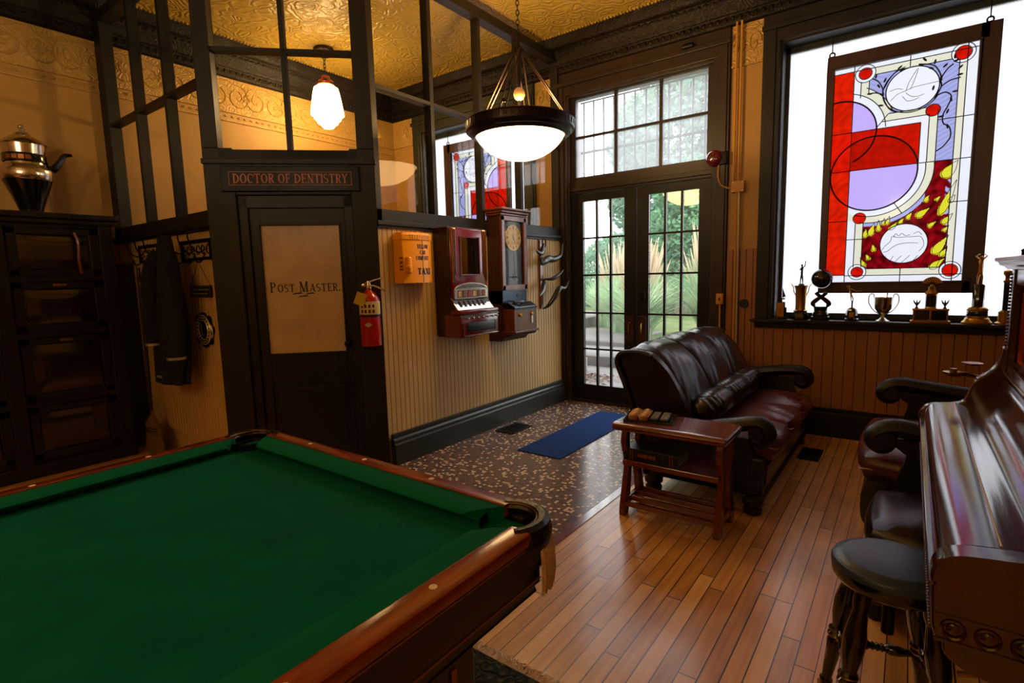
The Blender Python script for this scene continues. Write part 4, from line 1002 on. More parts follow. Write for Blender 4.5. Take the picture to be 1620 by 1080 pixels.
# upper case
rel(MB().box(.345, .375, PY0 + .05, PY1 - .05, .93, 1.36), t).build('upper_panel', 'piano_wood', t)
mb = MB()
for y0 in (PY1 - .052, PY0 + .0): mb.box(.312, .40, y0, y0 + .052, .95, 1.36); 
mb.box(.318, .38, PY0 + .05, PY1 - .05, 1.30, 1.36); mb.box(.325, .38, PY0 + .05, PY1 - .05, .94, .985); mb.box(.305, .35, PY0 + .05, PY1 - .05, .955, .965)
for y0 in (1.83, 2.27): mb.box(.33, .38, y0, y0 + .05, .98, 1.30)
rel(mb, t).build('upper_frame', 'piano_wood', t, bevel=.005)
mb = MB(); z = 1.0
while z < 1.34: mb.ball((.312, PY1 - .004, z), .006, 6); z += .013
rel(mb, t).build('beading', 'piano_wood', t)
for y0, y1 in ((1.36, 1.80), (1.91, 2.24), (2.35, 2.72)):
    mb = MB(); frame_ring_y = [(y0, y1, 1.0, 1.012), (y0, y1, 1.272, 1.284), (y0, y0 + .012, 1.0, 1.284), (y1 - .012, y1, 1.0, 1.284)]
    for a, b, c, d in frame_ring_y: mb.box(.338, .347, a, b, c, d)
    rel(mb, t).build('panel_beading', 'copper', t)
rel(MB().box(.40, .86, PY0 + .02, PY1 - .02, .06, 1.36), t).build('case', 'piano_wood', t)
rel(MB().box(.34, .41, PY0 + .02, PY1 - .02, .10, .64), t).build('lower_panel', 'piano_wood', t)
rel(MB().box(.30, .42, PY0 + .01, PY1 - .01, .0, .10), t).build('plinth', 'piano_wood', t, bevel=.01)
topp = [(.262, 1.403), (.262, 1.390), (.272, 1.386), (.278, 1.374), (.292, 1.368), (.30, 1.358), (.87, 1.358), (.87, 1.403)]
mat('piano_top', (168, 170, 172), 0.3, var=0.15, scale=5, coat=.5)
rel(MB().prism(topp, 'y', PY0 - .03, PY1 + .035), t).build('top_lid', 'piano_top', t, bevel=.002)
for k, y in enumerate((1.98, 2.05, 2.12)):
    pd = rel(MB().tube(curve_pts([(.34, y, .10), (.28, y, .09), (.22, y, .07), (.19, y, .06)], 3), [.010] * 6 + [.013] * 4, 8, flat=.5), t).build('pedal', 'brass', t)
# swing-out brass candle arm at the far end
sc_ = thing('candle_sconce', 'brass swing arm candle sconce fixed on the far end of the piano', 'sconce', (.30, 2.86, .93))
mb = MB().tube(curve_pts([(.0, -.055, .0), (-.02, .0, .0), (-.06, .01, -.008), (-.10, 0, .004), (-.145, .0, -.006)], 5), .006, 8)
mb.tube(curve_pts([(-.02, 0, -.0), (-.05, .03, -.014), (-.09, .03, -.012), (-.12, .0, .0)], 4), .004, 6)
mb.build('arm', 'brass', sc_)
MB().lathe([(.0, -.014), (.02, -.012), (.032, 0), (.036, .006), (.03, .004), (.012, 0), (.012, .02), (.009, .02)], (-.135, 0, 0), n=18).build('candle_cup', 'brass', sc_)
MB().lathe([(0, 0), (.02, .002), (.034, .008), (.036, .012), (.0, .010)], (-.075, .03, .032), n=18).build('drip_dish', 'copper', sc_)
MB().tube([(-.075, .03, -.012), (-.075, .03, .034)], .004, 6).build('stem', 'brass', sc_)
MB().rbox(.25 - .30, .30 - .30 + .02, -.07, -.055, -.02, .02, .004).build('mounting_plate', 'brass', sc_)
# small knob on the piano lid
o = MB().lathe([(.01, 0), (.01, .004), (.004, .006), (.004, .02), (.007, .024), (0, .03)], (.33, 2.74, 1.4032), n=12).build('finial_knob', 'iron'); tag(o, 'tiny dark metal knob standing on the far end of the piano top', 'knob')

# ================================================================ PIANO STOOL
t = thing('piano_stool', 'round dark blue vinyl piano stool with turned wooden legs', 'stool', (0.0, 1.79, -.036))
MB().lathe([(0, .588), (.115, .587), (.128, .584), (.134, .578), (.138, .576), (.145, .574), (.149, .566), (.149, .556), (.0, .555)], n=64).build('seat_cushion', 'stool_vinyl', t)
MB().lathe([(.0, .51), (.12, .51), (.138, .516), (.146, .528), (.148, .545), (.147, .556), (0, .556)], n=64).build('seat_rim', 'black_gloss', t)
def turned(p0, p1, prof):
    a, b = Vector(p0), Vector(p1); d = b - a; L_ = d.length; q = d.to_track_quat('Z', 'Y').to_matrix().to_4x4()
    mtx = Matrix.Translation(a) @ q
    mb = MB(); vs = []
    mb.lathe([(r_, z_ * L_) for z_, r_ in prof], n=16, mtx=mtx); return mb
LEGP = [(0, .014), (.03, .018), (.06, .015), (.08, .020), (.1, .014), (.24, .019), (.34, .022), (.40, .024), (.42, .018), (.45, .026), (.47, .018), (.49, .026), (.51, .019), (.54, .021), (.62, .028), (.72, .030), (.80, .024), (.88, .018), (.93, .022), (1, .02)]
feet = []
for k in range(4):
    a = R(237 + 90 * k); f = Vector((.19 * math.cos(a), .19 * math.sin(a), .036)); tp = Vector((.11 * math.cos(a), .11 * math.sin(a), .515)); feet.append((f, tp))  # splayed
    leg = turned(f, tp, LEGP).build('leg', 'stool_wood', t)
    mb = MB()
    for z_ in (.45, .49): 
        c = f.lerp(tp, z_); mb.lathe([(.0262, -.0025), (.0275, 0), (.0262, .0025)], c, n=16, cap=False)
    mb.build('brass_ring', 'brass', leg)
    MB().lathe([(.014, 0), (.02, .006), (.02, .02), (.014, .026)], f + Vector((0, 0, 0)), n=14).build('claw_foot', 'brass', leg)
STP = [(0, .006), (.12, .009), (.25, .016), (.36, .017), (.42, .009), (.44, .014), (.47, .009), (.5, .014), (.53, .009), (.56, .014), (.58, .009), (.64, .017), (.75, .016), (.88, .009), (1, .006)]
for k, h in ((0, .42), (1, .52), (2, .42), (3, .52)):
    a = feet[k][0].lerp(feet[k][1], h); b = feet[(k + 1) % 4][0].lerp(feet[(k + 1) % 4][1], h)
    turned(a, b, STP).build('stretcher', 'stool_wood', t)
MB().tube([(0, 0, .36), (0, 0, .51)], .016, 12).build('screw_post', 'iron', t)

# ================================================================ CABINET AND URN
CX, CY0, CY1 = -5.05, -0.45, 1.545
t = thing('wooden_cabinet', 'tall dark wooden cabinet of panelled drawers along the left wall', 'cabinet', (-5.34, (CY0 + CY1) / 2, 0))
rel(MB().box(-5.61, CX, CY0, CY1, .04, 1.86), t).build('case', 'dark_wood', t)
mb = MB().box(-5.615, CX + .07, CY0 - .04, CY1 + .04, 1.875, 1.915).box(-5.615, CX + .045, CY0 - .02, CY1 + .02, 1.84, 1.875)
rel(mb, t).build('cornice', 'dark_wood', t, bevel=.008)
rel(MB().box(-5.615, CX + .02, CY0 - .01, CY1 + .01, 0, .10), t).build('plinth', 'dark_wood', t, bevel=.01)
ncol = 3; pitch = (CY1 - CY0 - .1) / ncol
zs = [(.13, .52), (.56, 1.02), (1.06, 1.42), (1.46, 1.81)]
mb = MB()
for k in range(ncol + 1): y = CY0 + .05 + k * pitch; mb.box(CX, CX + .03, y - .045, y + .045, .10, 1.84)
for z0, z1 in [(a[1], b[0]) for a, b in zip(zs[:-1], zs[1:])]: mb.box(CX, CX + .025, CY0, CY1, z0, z1)
rel(mb, t).build('face_frame', 'dark_wood', t, bevel=.005)
for k in range(ncol):
    for r_, (z0, z1) in enumerate(zs):
        y0 = CY0 + .10 + k * pitch; y1 = y0 + pitch - .10
        mb = MB()
        for a, b, c, d in ((y0, y1, z0, z0 + .05), (y0, y1, z1 - .05, z1), (y0, y0 + .06, z0, z1), (y1 - .06, y1, z0, z1)): mb.box(CX + .002, CX + .026, a, b, c, d)
        d_ = rel(mb, t).build('door', 'dark_wood', t, bevel=.006)
        mb = MB(); cz = (z0 + z1) / 2; hy = (y1 - y0) / 2 - .06; hz = (z1 - z0) / 2 - .05
        o = mb.grid(lambda u, v, y0=y0, y1=y1, cz=cz, hy=hy, hz=hz: (CX + .006 + .016 * min(1, 5 * min(u, 1 - u)) * min(1, 5 * min(v, 1 - v)), (y0 + y1) / 2 + (2 * u - 1) * hy, cz + (2 * v - 1) * hz), 14, 10)
        rel(mb, t).build('panel', 'panel_gloss', d_)
        if r_ in (1, 2): rel(MB().rbox(CX + .026, CX + .04, (y0 + y1) / 2 - .04, (y0 + y1) / 2 + .04, z1 - .035, z1 - .015, .004), t).build('pull', 'brass', d_)
rel(MB().tube(curve_pts([(CX + .03, 1.30, 1.78), (CX + .045, 1.315, 1.70), (CX + .035, 1.31, 1.56), (CX + .03, 1.32, 1.48)], 4), .012, 8), t).build('carved_moulding', 'clock_wood', t)

t = thing('coffee_urn', 'chrome and black coffee urn with domed lid and spout on the cabinet', 'urn', (-5.25, 1.125, 1.915))
MB().lathe([(.085, 0), (.09, .008), (.085, .02), (.07, .024)], n=32).build('base_ring', 'copper', t)
MB().lathe([(.066, .022), (.075, .05), (.105, .14), (.138, .225), (.146, .245), (0, .245)], n=40).build('burner_body', 'black_gloss', t)
MB().lathe([(.146, .243), (.152, .25), (.155, .31), (.148, .325), (.125, .345), (.118, .36), (.118, .40), (.122, .43), (.126, .47), (.13, .50), (0, .5)], n=40).build('chrome_body', 'chrome', t)
MB().lathe([(.124, .372), (.1295, .375), (.1295, .425), (.126, .43)], n=40, cap=False).build('black_band', 'black_gloss', t)
mb = MB()
for k in range(4):
    a0 = R(-62 + k * 17); a1 = a0 + R(14)
    mb.add([(.131 * math.cos(a), .131 * math.sin(a), z) for a, z in ((a0, .385), (a1, .385), (a1, .414), (a0, .414))], [(0, 1, 2, 3)])
mb.build('band_labels', 'gilt', t)
MB().lathe([(.137, .496), (.14, .502), (.13, .512), (.11, .53), (.075, .555), (.05, .565), (.045, .58), (.03, .59), (.016, .592), (.012, .605), (.02, .615), (.022, .628), (.014, .64), (0, .643)], n=40).build('lid', 'chrome', t)
MB().tube(curve_pts([(.02, .10, .34), (.03, .15, .345), (.03, .19, .40), (.035, .225, .455), (.04, .27, .462)], 5), [.045 - .0015 * i for i in range(21)], 12, flat=.75).build('spout', 'black_gloss', t)
MB().tube([(.05, .10, .24), (.055, .105, .1), (.06, .11, 0.0)], .003, 5).build('cord', 'black', t)

# ================================================================ BROOM, DARK CUPBOARD, COATS AND HOOKS
t = thing('broom', 'straw broom standing bristles down in the corner beside the cabinet', 'broom', (-4.86, 1.62, 0))
def bris(u, v):
    a = 2 * PI * v; w_ = .12 + .07 * (1 - u); return (w_ * math.cos(a) + .004 * math.sin(40 * v), .03 * math.sin(a), .02 + .24 * u)
MB().grid(bris, 10, 80).build('bristles', 'straw', t)
mb = MB()
for z_ in (.20, .22, .24): mb.tube([((.135 - (z_ - .2) * .4) * math.cos(2 * PI * k / 24), .034 * math.sin(2 * PI * k / 24), z_) for k in range(24)], .003, 5, closed=True)
mb.build('stitching', 'iron', t)
MB().lathe([(.12, .25), (.08, .30), (.03, .34), (.018, .38)], n=20, mtx=Matrix.Diagonal((1, .35, 1, 1))).build('shoulder', 'straw', t)
MB().tube([(0, 0, .34), (-.06, .03, .9), (-.13, .06, 1.52)], .012, 10).build('handle', 'dark_wood', t)
t = thing('narrow_cupboard', 'black narrow upright box between the cabinet and the hanging coat', 'cupboard', (-5.38, 1.665, 0))
MB().box(-.15, .12, -.065, .065, .0, 1.56).build('body', 'black', t, bevel=.004)
MB().box(-.11, .08, -.07, -.064, .08, 1.46).build('door', 'black', t, bevel=.003)
mat('cushion_navy', (14, 22, 38), .8)
# hooks racks
def coat_rack(x0, x1, z1, z0, label):
    g = thing('coat_rack', label, 'coat rack', ((x0 + x1) / 2, Y0 - .018, z0)); w = (x1 - x0) / 2; h = z1 - z0
    MB().box(-w, w, -.012, 0, h - .025, h).box(-w, w, -.012, 0, 0, .02).box(-w, -w + .015, -.012, 0, 0, h).box(w - .015, w, -.012, 0, 0, h).build('frame', 'iron', g)
    for k in range(3):
        x = -w + w / 3 + k * w * 2 / 3
        MB().tube(curve_pts([(x, -.01, h * .5), (x, -.05, h * .35), (x, -.10, h * .6), (x, -.12, h + .05), (x, -.115, h + .07)], 4), .005, 6).tube(curve_pts([(x, -.01, h * .3), (x, -.04, -.01), (x, -.07, -.015), (x, -.08, .025)], 4), .005, 6).ball((x, -.115, h + .072), .009, 8).build('hook', 'iron', g)
    mb = MB()
    for k in range(3):
        x = -w + w / 3 + k * w * 2 / 3
        for s in (-1, 1): mb.tube([(x + s * .04 + .025 * math.cos(a_ * .4), -.006, h * .5 + .03 * math.sin(a_ * .4)) for a_ in range(15)], .004, 5)
    mb.build('scrollwork', 'iron', g)
coat_rack(-4.32, -3.86, 1.69, 1.545, 'black iron coat rack with scrolls above the round emblem')
coat_rack(-5.12, -4.62, 1.70, 1.56, 'black iron coat rack near the cabinet holding the wire hanger')
t = thing('clothes_hanger', 'bare wire clothes hanger on the left coat rack', 'hanger', (-4.68, 1.63, 1.385))
MB().tube([(-.17, 0, .0), (0, 0, .13), (.17, 0, .0), (-.17, 0, .0)], .003, 6).build('wire', 'grey_metal', t)
MB().tube([(0, 0, .13), (0, 0, .18), (.02, 0, .21), (.0, 0, .235), (-.02, 0, .215)], .003, 6).build('hook', 'grey_metal', t)
# navy coat hanging
t = thing('hanging_coat', 'dark navy coat with pale cuffs hanging from the coat racks', 'coat', (-4.20, 1.60, .665))
def coat(u, v):
    z = 1.05 * (1 - u); w_ = .06 + .20 * min(1, u * 2.2) ** .8 - .05 * max(0, u - .75) * 4; a = 2 * PI * v
    f = 1 + .10 * math.sin(a * 7 + u * 5) * min(1, u * 2)
    return (-.02 - .10 * u + w_ * f * math.cos(a), .075 * f * math.sin(a) * (.5 + u * .5), z + .0)
MB().grid(coat, 26, 60).build('body', 'cloth_navy', t)
for s, x_, z_ in ((-1, -.19, .28), (1, .16, .20)):
    sl = MB().tube(curve_pts([(s * .08, -.03, .93), (x_ * .8, -.05, .78), (x_ * 1.05, -.06, .5), (x_, -.07, z_)], 5), [.05, .055, .06, .065, .068, .07, .07, .07, .068, .066, .064, .062, .06, .058, .056, .055], 12).build('sleeve', 'cloth_navy', t)
    MB().lathe([(.058, 0), (.06, .018)], (x_, -.07, z_ + .0), n=16, cap=False).build('cuff', 'grey_metal', sl)
MB().box(-.2, -.1, -.075, -.06, .04, .055).build('label_tab', 'grey_metal', t)
# little sign and emblem
t = thing('small_plaque', 'small dark plaque with pale lettering hung on a wire loop', 'sign', (-4.06, Y0 - .022, 1.325))
MB().box(-.165, .165, -.012, 0, -.042, .042).build('board', 'sign_black', t, bevel=.002)
MB().tube([(-.15, -.004, .042), (0, -.006, .212), (.15, -.004, .042)], .002, 5).build('wire', 'iron', t)
mb = MB(); frame_ring_ = [(-.155, .155, .032, .035), (-.155, .155, -.035, -.032), (-.155, -.152, -.035, .035), (.152, .155, -.035, .035)]
for a, b, c, d in frame_ring_: mb.box(a, b, -.0135, -.012, c, d)
rnd = random.Random(3)
for r_ in (0, 1):
    x = -.13
    while x < .12:
        w_ = rnd.uniform(.008, .02); mb.box(x, x + w_, -.0135, -.012, .006 - r_ * .028, .02 - r_ * .028); x += w_ + .007
mb.build('lettering', 'grey_metal', t)
t = thing('round_emblem', 'round metal club emblem with a letter L and scalloped edge on boards', 'emblem', (-4.06, Y0 - .022, 1.05))
pts = []
for k in range(72):
    a = 2 * PI * k / 72; r_ = .125 + .012 * math.cos(a * 8) * (1 if math.cos(a) ** 2 > .1 else .3); pts.append((r_ * math.cos(a) * 1.12, r_ * math.sin(a)))
MB().prism(pts, 'y', -.012, 0).build('plate', 'iron', t, bevel=.002)
mb = MB()
for r_ in (.105, .07): mb.lathe([(r_ - .005, -.012), (r_, -.018), (r_ + .005, -.012)], n=40, axis='y', cap=False)
for k in range(20):
    a = 2 * PI * k / 20; mb.ball((.088 * math.cos(a), -.013, .088 * math.sin(a)), .006, 6)
for s in (-1, 1):
    mb.tube(curve_pts([(s * .10, -.014, .05), (s * .13, -.016, .03), (s * .14, -.014, -.02), (s * .115, -.014, -.05)], 3), .006, 6)
mb.build('rim_relief', 'grey_metal', t)
put_text('L', .085, .05, t, 0, -.0195, -.04, 'grey_metal', 'letter', bold=1.3)

# ================================================================ THINGS ON THE PARTITION (local x = along the wall, front = -y)
PX = X1 + 0.019
def wall_thing(name, label, cat, y, z, group=None): return thing(name, label, cat, (PX, y, z), PI / 2, group)
# yellow taxi telephone box
t = wall_thing('telephone_box', 'yellow metal taxi telephone box on the boards beside the fire extinguisher', 'telephone box', 2.785, 1.345)
W2 = .143
def plan(w, d0, bow, n=10): return [(w, 0), (w, -d0)] + [(w * (1 - 2 * i / n), -d0 - bow * (1 - (1 - 2 * i / n) ** 2)) for i in range(1, n)] + [(-w, -d0), (-w, 0)]
MB().prism(plan(W2, .095, .022), 'z', 0, .312).build('body', 'cab_yellow', t, bevel=.002)
rf_ = MB().prism(plan(W2 + .006, .10, .024), 'z', .312, .358).build('hood', 'cab_yellow', t, bevel=.006)
MB().prism(plan(W2 - .01, .09, .022), 'z', .358, .368).build('hood_top', 'cab_yellow', t, bevel=.003)
def bowed(mb, w, d0, bow, eps=.0012): mb.v = [(a, -d0 - bow * (1 - (a / w) ** 2) - eps, c) for a, b, c in mb.v]; return mb
def phone_text(txt, H, wd, x, z, **k):
    mb = letters(txt, H, **k); s = wd / mb.width; mb.v = [(x + a * s, 0, z + c) for a, b, c in mb.v]
    return bowed(mb, W2, .095, .022).build('lettering', 'letter_black', t)
mb = letters('TELEPHONE', .026, serif=False, gap=.5); s = .2 / mb.width; mb.v = [(a * s + .008, 0, .322 + c) for a, b, c in mb.v]; bowed(mb, W2 + .006, .10, .024).build('lettering', 'letter_black', rf_)
phone_text('YELLOW', .030, .118, .038, .252, bold=1.5, gap=.08); phone_text('CAB', .030, .058, .035, .210, bold=1.5, gap=.08); phone_text('COMPANY', .030, .135, .033, .168, bold=1.5, gap=.06)
phone_text('TAXI', .048, .135, .045, .062, bold=1.7, gap=.05)
mb = letters('TAXI', .036, bold=1.4); mb.v = [(c, 0, -a * .9) for a, b, c in mb.v]
mb.v = [(-W2 - .0012, -.03 - c_ + .0 - .03, z_ + .145) for c_, _, z_ in mb.v]; mb.build('side_lettering', 'letter_black', t)
MB().box(.033, .0345, -.1185, -.095, 0.002, .31).build('door_seam', 'letter_black', t)
MB().rbox(-.125, -.085, -.135, -.09, .07, .19, .012).build('handle_box', 'cab_yellow', t)
MB().lathe([(0, -.155), (.014, -.15), (.016, -.13), (.02, -.125)], (-.12, 0, .115), n=14, axis='y').build('knob', 'cab_yellow', t)
# fire extinguisher on the angled post
t = thing('fire_extinguisher', 'red fire extinguisher with yellow tag hung on the post by the corner door', 'fire extinguisher', (-3.025, 2.395, .915), R(45))
MB().lathe([(.055, 0), (.068, .004), (.07, .015), (.07, .31), (.066, .335), (.045, .37), (.022, .39), (.02, .40)], n=36).build('cylinder', 'red_paint', t)
MB().lathe([(.0706, .225), (.0712, .227), (.0712, .312), (.0706, .314)], n=36, cap=False).build('instruction_label', 'label_paper', t)
mb = MB(); rnd = random.Random(4)
def on_cyl(a0, a1, z0, z1, r_=.0718):
    n = 4; vs = []
    for i in range(n + 1):
        a = a0 + (a1 - a0) * i / n; vs += [(r_ * math.cos(a), r_ * math.sin(a), z0), (r_ * math.cos(a), r_ * math.sin(a), z1)]
    return vs, [(2 * i, 2 * i + 2, 2 * i + 3, 2 * i + 1) for i in range(n)]
for i in range(4):
    for j in range(2):
        a = R(-135 + i * 22); mb.add(*on_cyl(a, a + R(12), .236 + j * .036, .258 + j * .036))
mb.build('label_marks', 'maroon', t)
MB().add(*on_cyl(R(-50), R(-25), .23, .31)).build('label_stripe', 'label_yellow', t)
MB().lathe([(.0708, .208), (.0715, .21), (.0715, .222), (.0708, .224)], n=36, cap=False).build('strap', 'black', t)
mb = MB(); c0 = R(-95)
mb.add([(.0722 * math.cos(c0 + a), .0722 * math.sin(c0 + a), z) for a, z in ((-.42, .155), (0, .138), (.42, .155), (0, .172))], [(0, 1, 2, 3)]); 
mb.v = [(a * 1.0, b - .004, c) for a, b, c in mb.v]; mb.build('maker_diamond', 'label_paper', t)
MB().lathe([(.018, .395), (.02, .41), (.014, .44), (.012, .455)], n=16).build('valve', 'chrome', t)
MB().tube([(-.02, 0, .44), (.03, 0, .455), (.095, -.01, .475)], [.006, .007, .006], 8).tube([(-.02, 0, .425), (.04, -.01, .42), (.115, -.02, .385)], [.006, .008, .007], 8).build('lever_handles', 'chrome', t)
MB().lathe([(0, -.02), (.013, -.018), (.013, .0)], (-.03, -.01, .425), n=14, axis='y').build('pressure_gauge', 'chrome', t)
MB().box(-.105, -.035, -.075, -.073, .29, .375).build('inspection_tag', 'label_yellow', t).rotation_euler = (0, R(22), 0)
bpy.data.objects['inspection_tag'].location = (-.11, 0, .0)
MB().box(-.075, .075, .052, .078, .08, .10).box(-.02, .02, .052, .085, .05, .38).build('wall_bracket', 'iron', t)

# maroon vending machine
t = wall_thing('vending_machine', 'tall maroon wall vending machine with mirror, chrome stripes and delivery tray', 'vending machine', 3.27, .91)
MB().prism([(.0, .0), (-.24, .0), (-.255, .02), (-.255, .17), (-.245, .185), (-.18, .30), (-.165, .32), (-.165, .86), (0, .86)], 'x', -.222, .222).build('case', 'maroon_dark', t, bevel=.01)
MB().rbox(-.218, .218, -.183, -.16, .29, .852, .012).build('front_panel', 'maroon', t)
for s in (-1, 1):
    mb = MB()
    for k in range(3): mb.tube(curve_pts([(s * (.205 - k * .018), -.165, .855), (s * (.205 - k * .018), -.184, .845), (s * (.205 - k * .018), -.187, .80), (s * (.205 - k * .018), -.187, .43 + k * .03)], 3), .0045, 6)
    mb.build('chrome_stripes', 'chrome', t)
MB().box(-.11, .115, -.1855, -.18, .49, .78).build('mirror', 'mirror', t)
mb = MB(); 
for a, b, c, d in ((-.118, .123, .482, .49), (-.118, .123, .78, .788), (-.118, -.11, .482, .788), (.115, .123, .482, .788)): mb.box(a, b, -.189, -.18, c, d)
mb.build('mirror_frame', 'maroon', t, bevel=.002)
arch = [(-.205, .30), (.205, .30), (.205, .37)] + [(.205 * math.cos(PI * i / 14), .37 + .055 * math.sin(PI * i / 14)) for i in range(1, 14)] + [(-.205, .37)]
MB().prism(arch, 'y', -.195, -.18).build('arched_plate', 'chrome', t, bevel=.003)
pw = bpy.data.objects['arched_plate']
mat('pack_red', (150, 40, 30), .4); mat('pack_gold', (200, 150, 70), .4); mat('pack_brown', (120, 70, 40), .4)
for k in range(6):
    x = -.17 + k * .0585
    MB().box(x - .0, x + .045, -.1965, -.194, .312, .365).build('window', 'black', pw)
    MB().box(x + .006, x + .039, -.1985, -.196, .316, .36).build('packet', ('pack_gold', 'pack_brown', 'pack_red')[k % 3], pw)
mb = MB()
for k in range(26):
    a = PI * (.06 + .88 * k / 25); mb.tube([(.19 * math.cos(a), -.196, .374 + .012 * math.sin(a)), (.19 * math.cos(a) * .96, -.197, .374 + .040 * math.sin(a))], .002, 4)
mb.build('fluting', 'maroon_dark', pw)
MB().prism([(-.175, .29), (-.245, .215), (-.235, .205), (-.17, .28)], 'x', -.218, .218).build('key_ledge', 'chrome', t, bevel=.002)
mb = MB()
for k in range(6): mb.add([(-.16 + k * .055, -.188, .286), (-.125 + k * .055, -.188, .286), (-.125 + k * .055, -.222, .249), (-.16 + k * .055, -.222, .249)], [(0, 1, 2, 3)])
for i in range(0): pass
mb.v = [(a, b - .004, c + .002) for a, b, c in mb.v]; mb.build('price_labels', 'letter_dark', t)
MB().rbox(-.235, .235, -.285, -.17, .175, .215, .014).build('lower_ledge', 'maroon', t)
MB().box(-.12, .12, -.28, -.20, .2135, .2165).build('coin_plate', 'grey_metal', t, bevel=.001)
MB().rbox(-.235, .235, -.275, -.10, .0, .178, .012).build('tray_housing', 'maroon', t)
MB().rbox(-.165, .19, -.279, -.262, .035, .118, .016).build('delivery_opening', 'black', t)
mb = MB().tube([(-.235, -.279, .172), (.235, -.279, .172)], .004, 6).tube([(-.20, -.279, .012), (.225, -.279, .012)], .003, 6).tube([(-.20, -.279, .012), (-.20, -.279, .12), (-.18, -.279, .14)], .003, 6)
mb.build('chrome_trim', 'chrome', t)
for k in range(7): MB().lathe([(0, -.302), (.007, -.30), (.009, -.29), (.005, -.285), (.005, -.27)], (-.165 + k * .06, 0, .15), n=12, axis='y').build('pull_knob', 'chrome', t)

# time clock
t = wall_thing('time_clock', 'tall wooden punch clock with cream dial and pendulum behind glass door', 'clock', 3.905, .80)
CW2 = .185
MB().box(-CW2, CW2, -.15, 0, .10, 1.12).build('case', 'clock_wood_dark', t, bevel=.003)
mb = MB().box(-CW2 - .012, CW2 + .012, -.175, 0, 1.105, 1.125).box(-CW2 - .022, CW2 + .022, -.19, 0, 1.125, 1.148).box(-CW2 - .032, CW2 + .032, -.205, 0, 1.148, 1.168)
mb.build('cornice', 'clock_wood', t, bevel=.006)
mb = MB()
for a, b, c, d in ((-CW2, CW2, .455, .50), (-CW2, CW2, 1.06, 1.10), (-CW2, -CW2 + .042, .455, 1.10), (CW2 - .042, CW2, .455, 1.10)): mb.box(a, b, -.17, -.148, c, d)
dr = mb.build('glass_door', 'clock_wood', t, bevel=.004)
MB().box(-CW2 + .04, CW2 - .04, -.158, -.156, .498, 1.062).build('pane', 'clock_glass', dr)
MB().box(-CW2 + .04, CW2 - .04, -.1515, -.150, .498, 1.062).build('dark_interior', 'black', t)
MB().lathe([(0, -.155), (.112, -.155), (.112, -.1515)], (0, 0, .918), n=48, axis='y').build('dial', 'dial_cream', t)
dl = bpy.data.objects['dial']
MB().lathe([(.112, -.1515), (.119, -.1535), (.117, -.156), (.111, -.1552)], (0, 0, .918), n=48, axis='y', cap=False).build('dial_rim', 'brass', dl)
mb = MB()
for k in range(12):
    a = PI / 6 * k; sx, cz_ = math.sin(a), math.cos(a)
    for q in ((-1, 1) if k % 3 else (-1, 0, 1)):
        tx, tz = cz_ * q * .007, -sx * q * .007
        w_ = .0022; px_, pz_ = cz_ * w_, -sx * w_
        r0, r1 = .078, .102
        mb.add([(sx * r0 + tx - px_, -.1556, .918 + cz_ * r0 + tz - pz_), (sx * r0 + tx + px_, -.1556, .918 + cz_ * r0 + tz + pz_), (sx * r1 + tx + px_, -.1556, .918 + cz_ * r1 + tz + pz_), (sx * r1 + tx - px_, -.1556, .918 + cz_ * r1 + tz - pz_)], [(0, 1, 2, 3)])
mb.build('numerals', 'letter_black', dl)
for nm, ang, L_, w_ in (('hour_hand', 150, .055, .005), ('minute_hand', 2, .085, .0035)):
    a = R(ang); sx, cz_ = math.sin(a), math.cos(a)
    MB().add([(-sx * .015 - cz_ * w_, -.1562, .918 - cz_ * .015 + sx * w_), (-sx * .015 + cz_ * w_, -.1562, .918 - cz_ * .015 - sx * w_), (sx * L_ + cz_ * w_ * .4, -.1562, .918 + cz_ * L_ - sx * w_ * .4), (sx * L_ - cz_ * w_ * .4, -.1562, .918 + cz_ * L_ + sx * w_ * .4)], [(0, 1, 2, 3)]).build(nm, 'letter_black', dl)
MB().tube([(0, -.1535, .80), (.01, -.1535, .60)], .002, 5).lathe([(0, -.1555), (.028, -.1545), (.03, -.152), (0, -.1518)], (.012, 0, .575), n=24, axis='y').build('pendulum', 'bronze', t)
MB().box(-CW2, CW2, -.16, -.0, .33, .455).build('card_panel', 'blue_steel', t, bevel=.003)
MB().box(.03, .07, -.164, -.158, .385, .42).build('card_slot', 'black', t)
MB().prism([(-.16, .345), (-.20, .345), (-.275, .305), (-.275, .285), (-.15, .285)], 'x', -.165, CW2).build('metal_lid', 'blue_steel', t, bevel=.004)
MB().tube([(-.10, -.215, .345), (-.02, -.235, .350), (.05, -.215, .348)], .01, 8).build('lever', 'black', t)
MB().box(-.165, CW2, -.268, -.12, .095, .29).build('punch_box', 'clock_wood', t, bevel=.004)
for x in (-.08, .10): MB().lathe([(0, -.285), (.014, -.283), (.018, -.275), (.018, -.266)], (x, 0, .235), n=18, axis='y').build('key_lock', 'brass', t)
MB().box(.088, .116, -.275, -.266, .15, .225).build('escutcheon', 'grey_metal', t, bevel=.002)
mb = MB().box(-.175, CW2 + .012, -.285, 0, .075, .095)
mb.build('base_shelf', 'clock_wood', t, bevel=.004)
MB().prism([(-.27, .075), (-.25, .05), (-.17, .035), (-.14, .0), (0, .0), (0, .075)], 'x', -CW2 - .01, CW2).build('base_bracket', 'clock_wood_dark', t, bevel=.006)

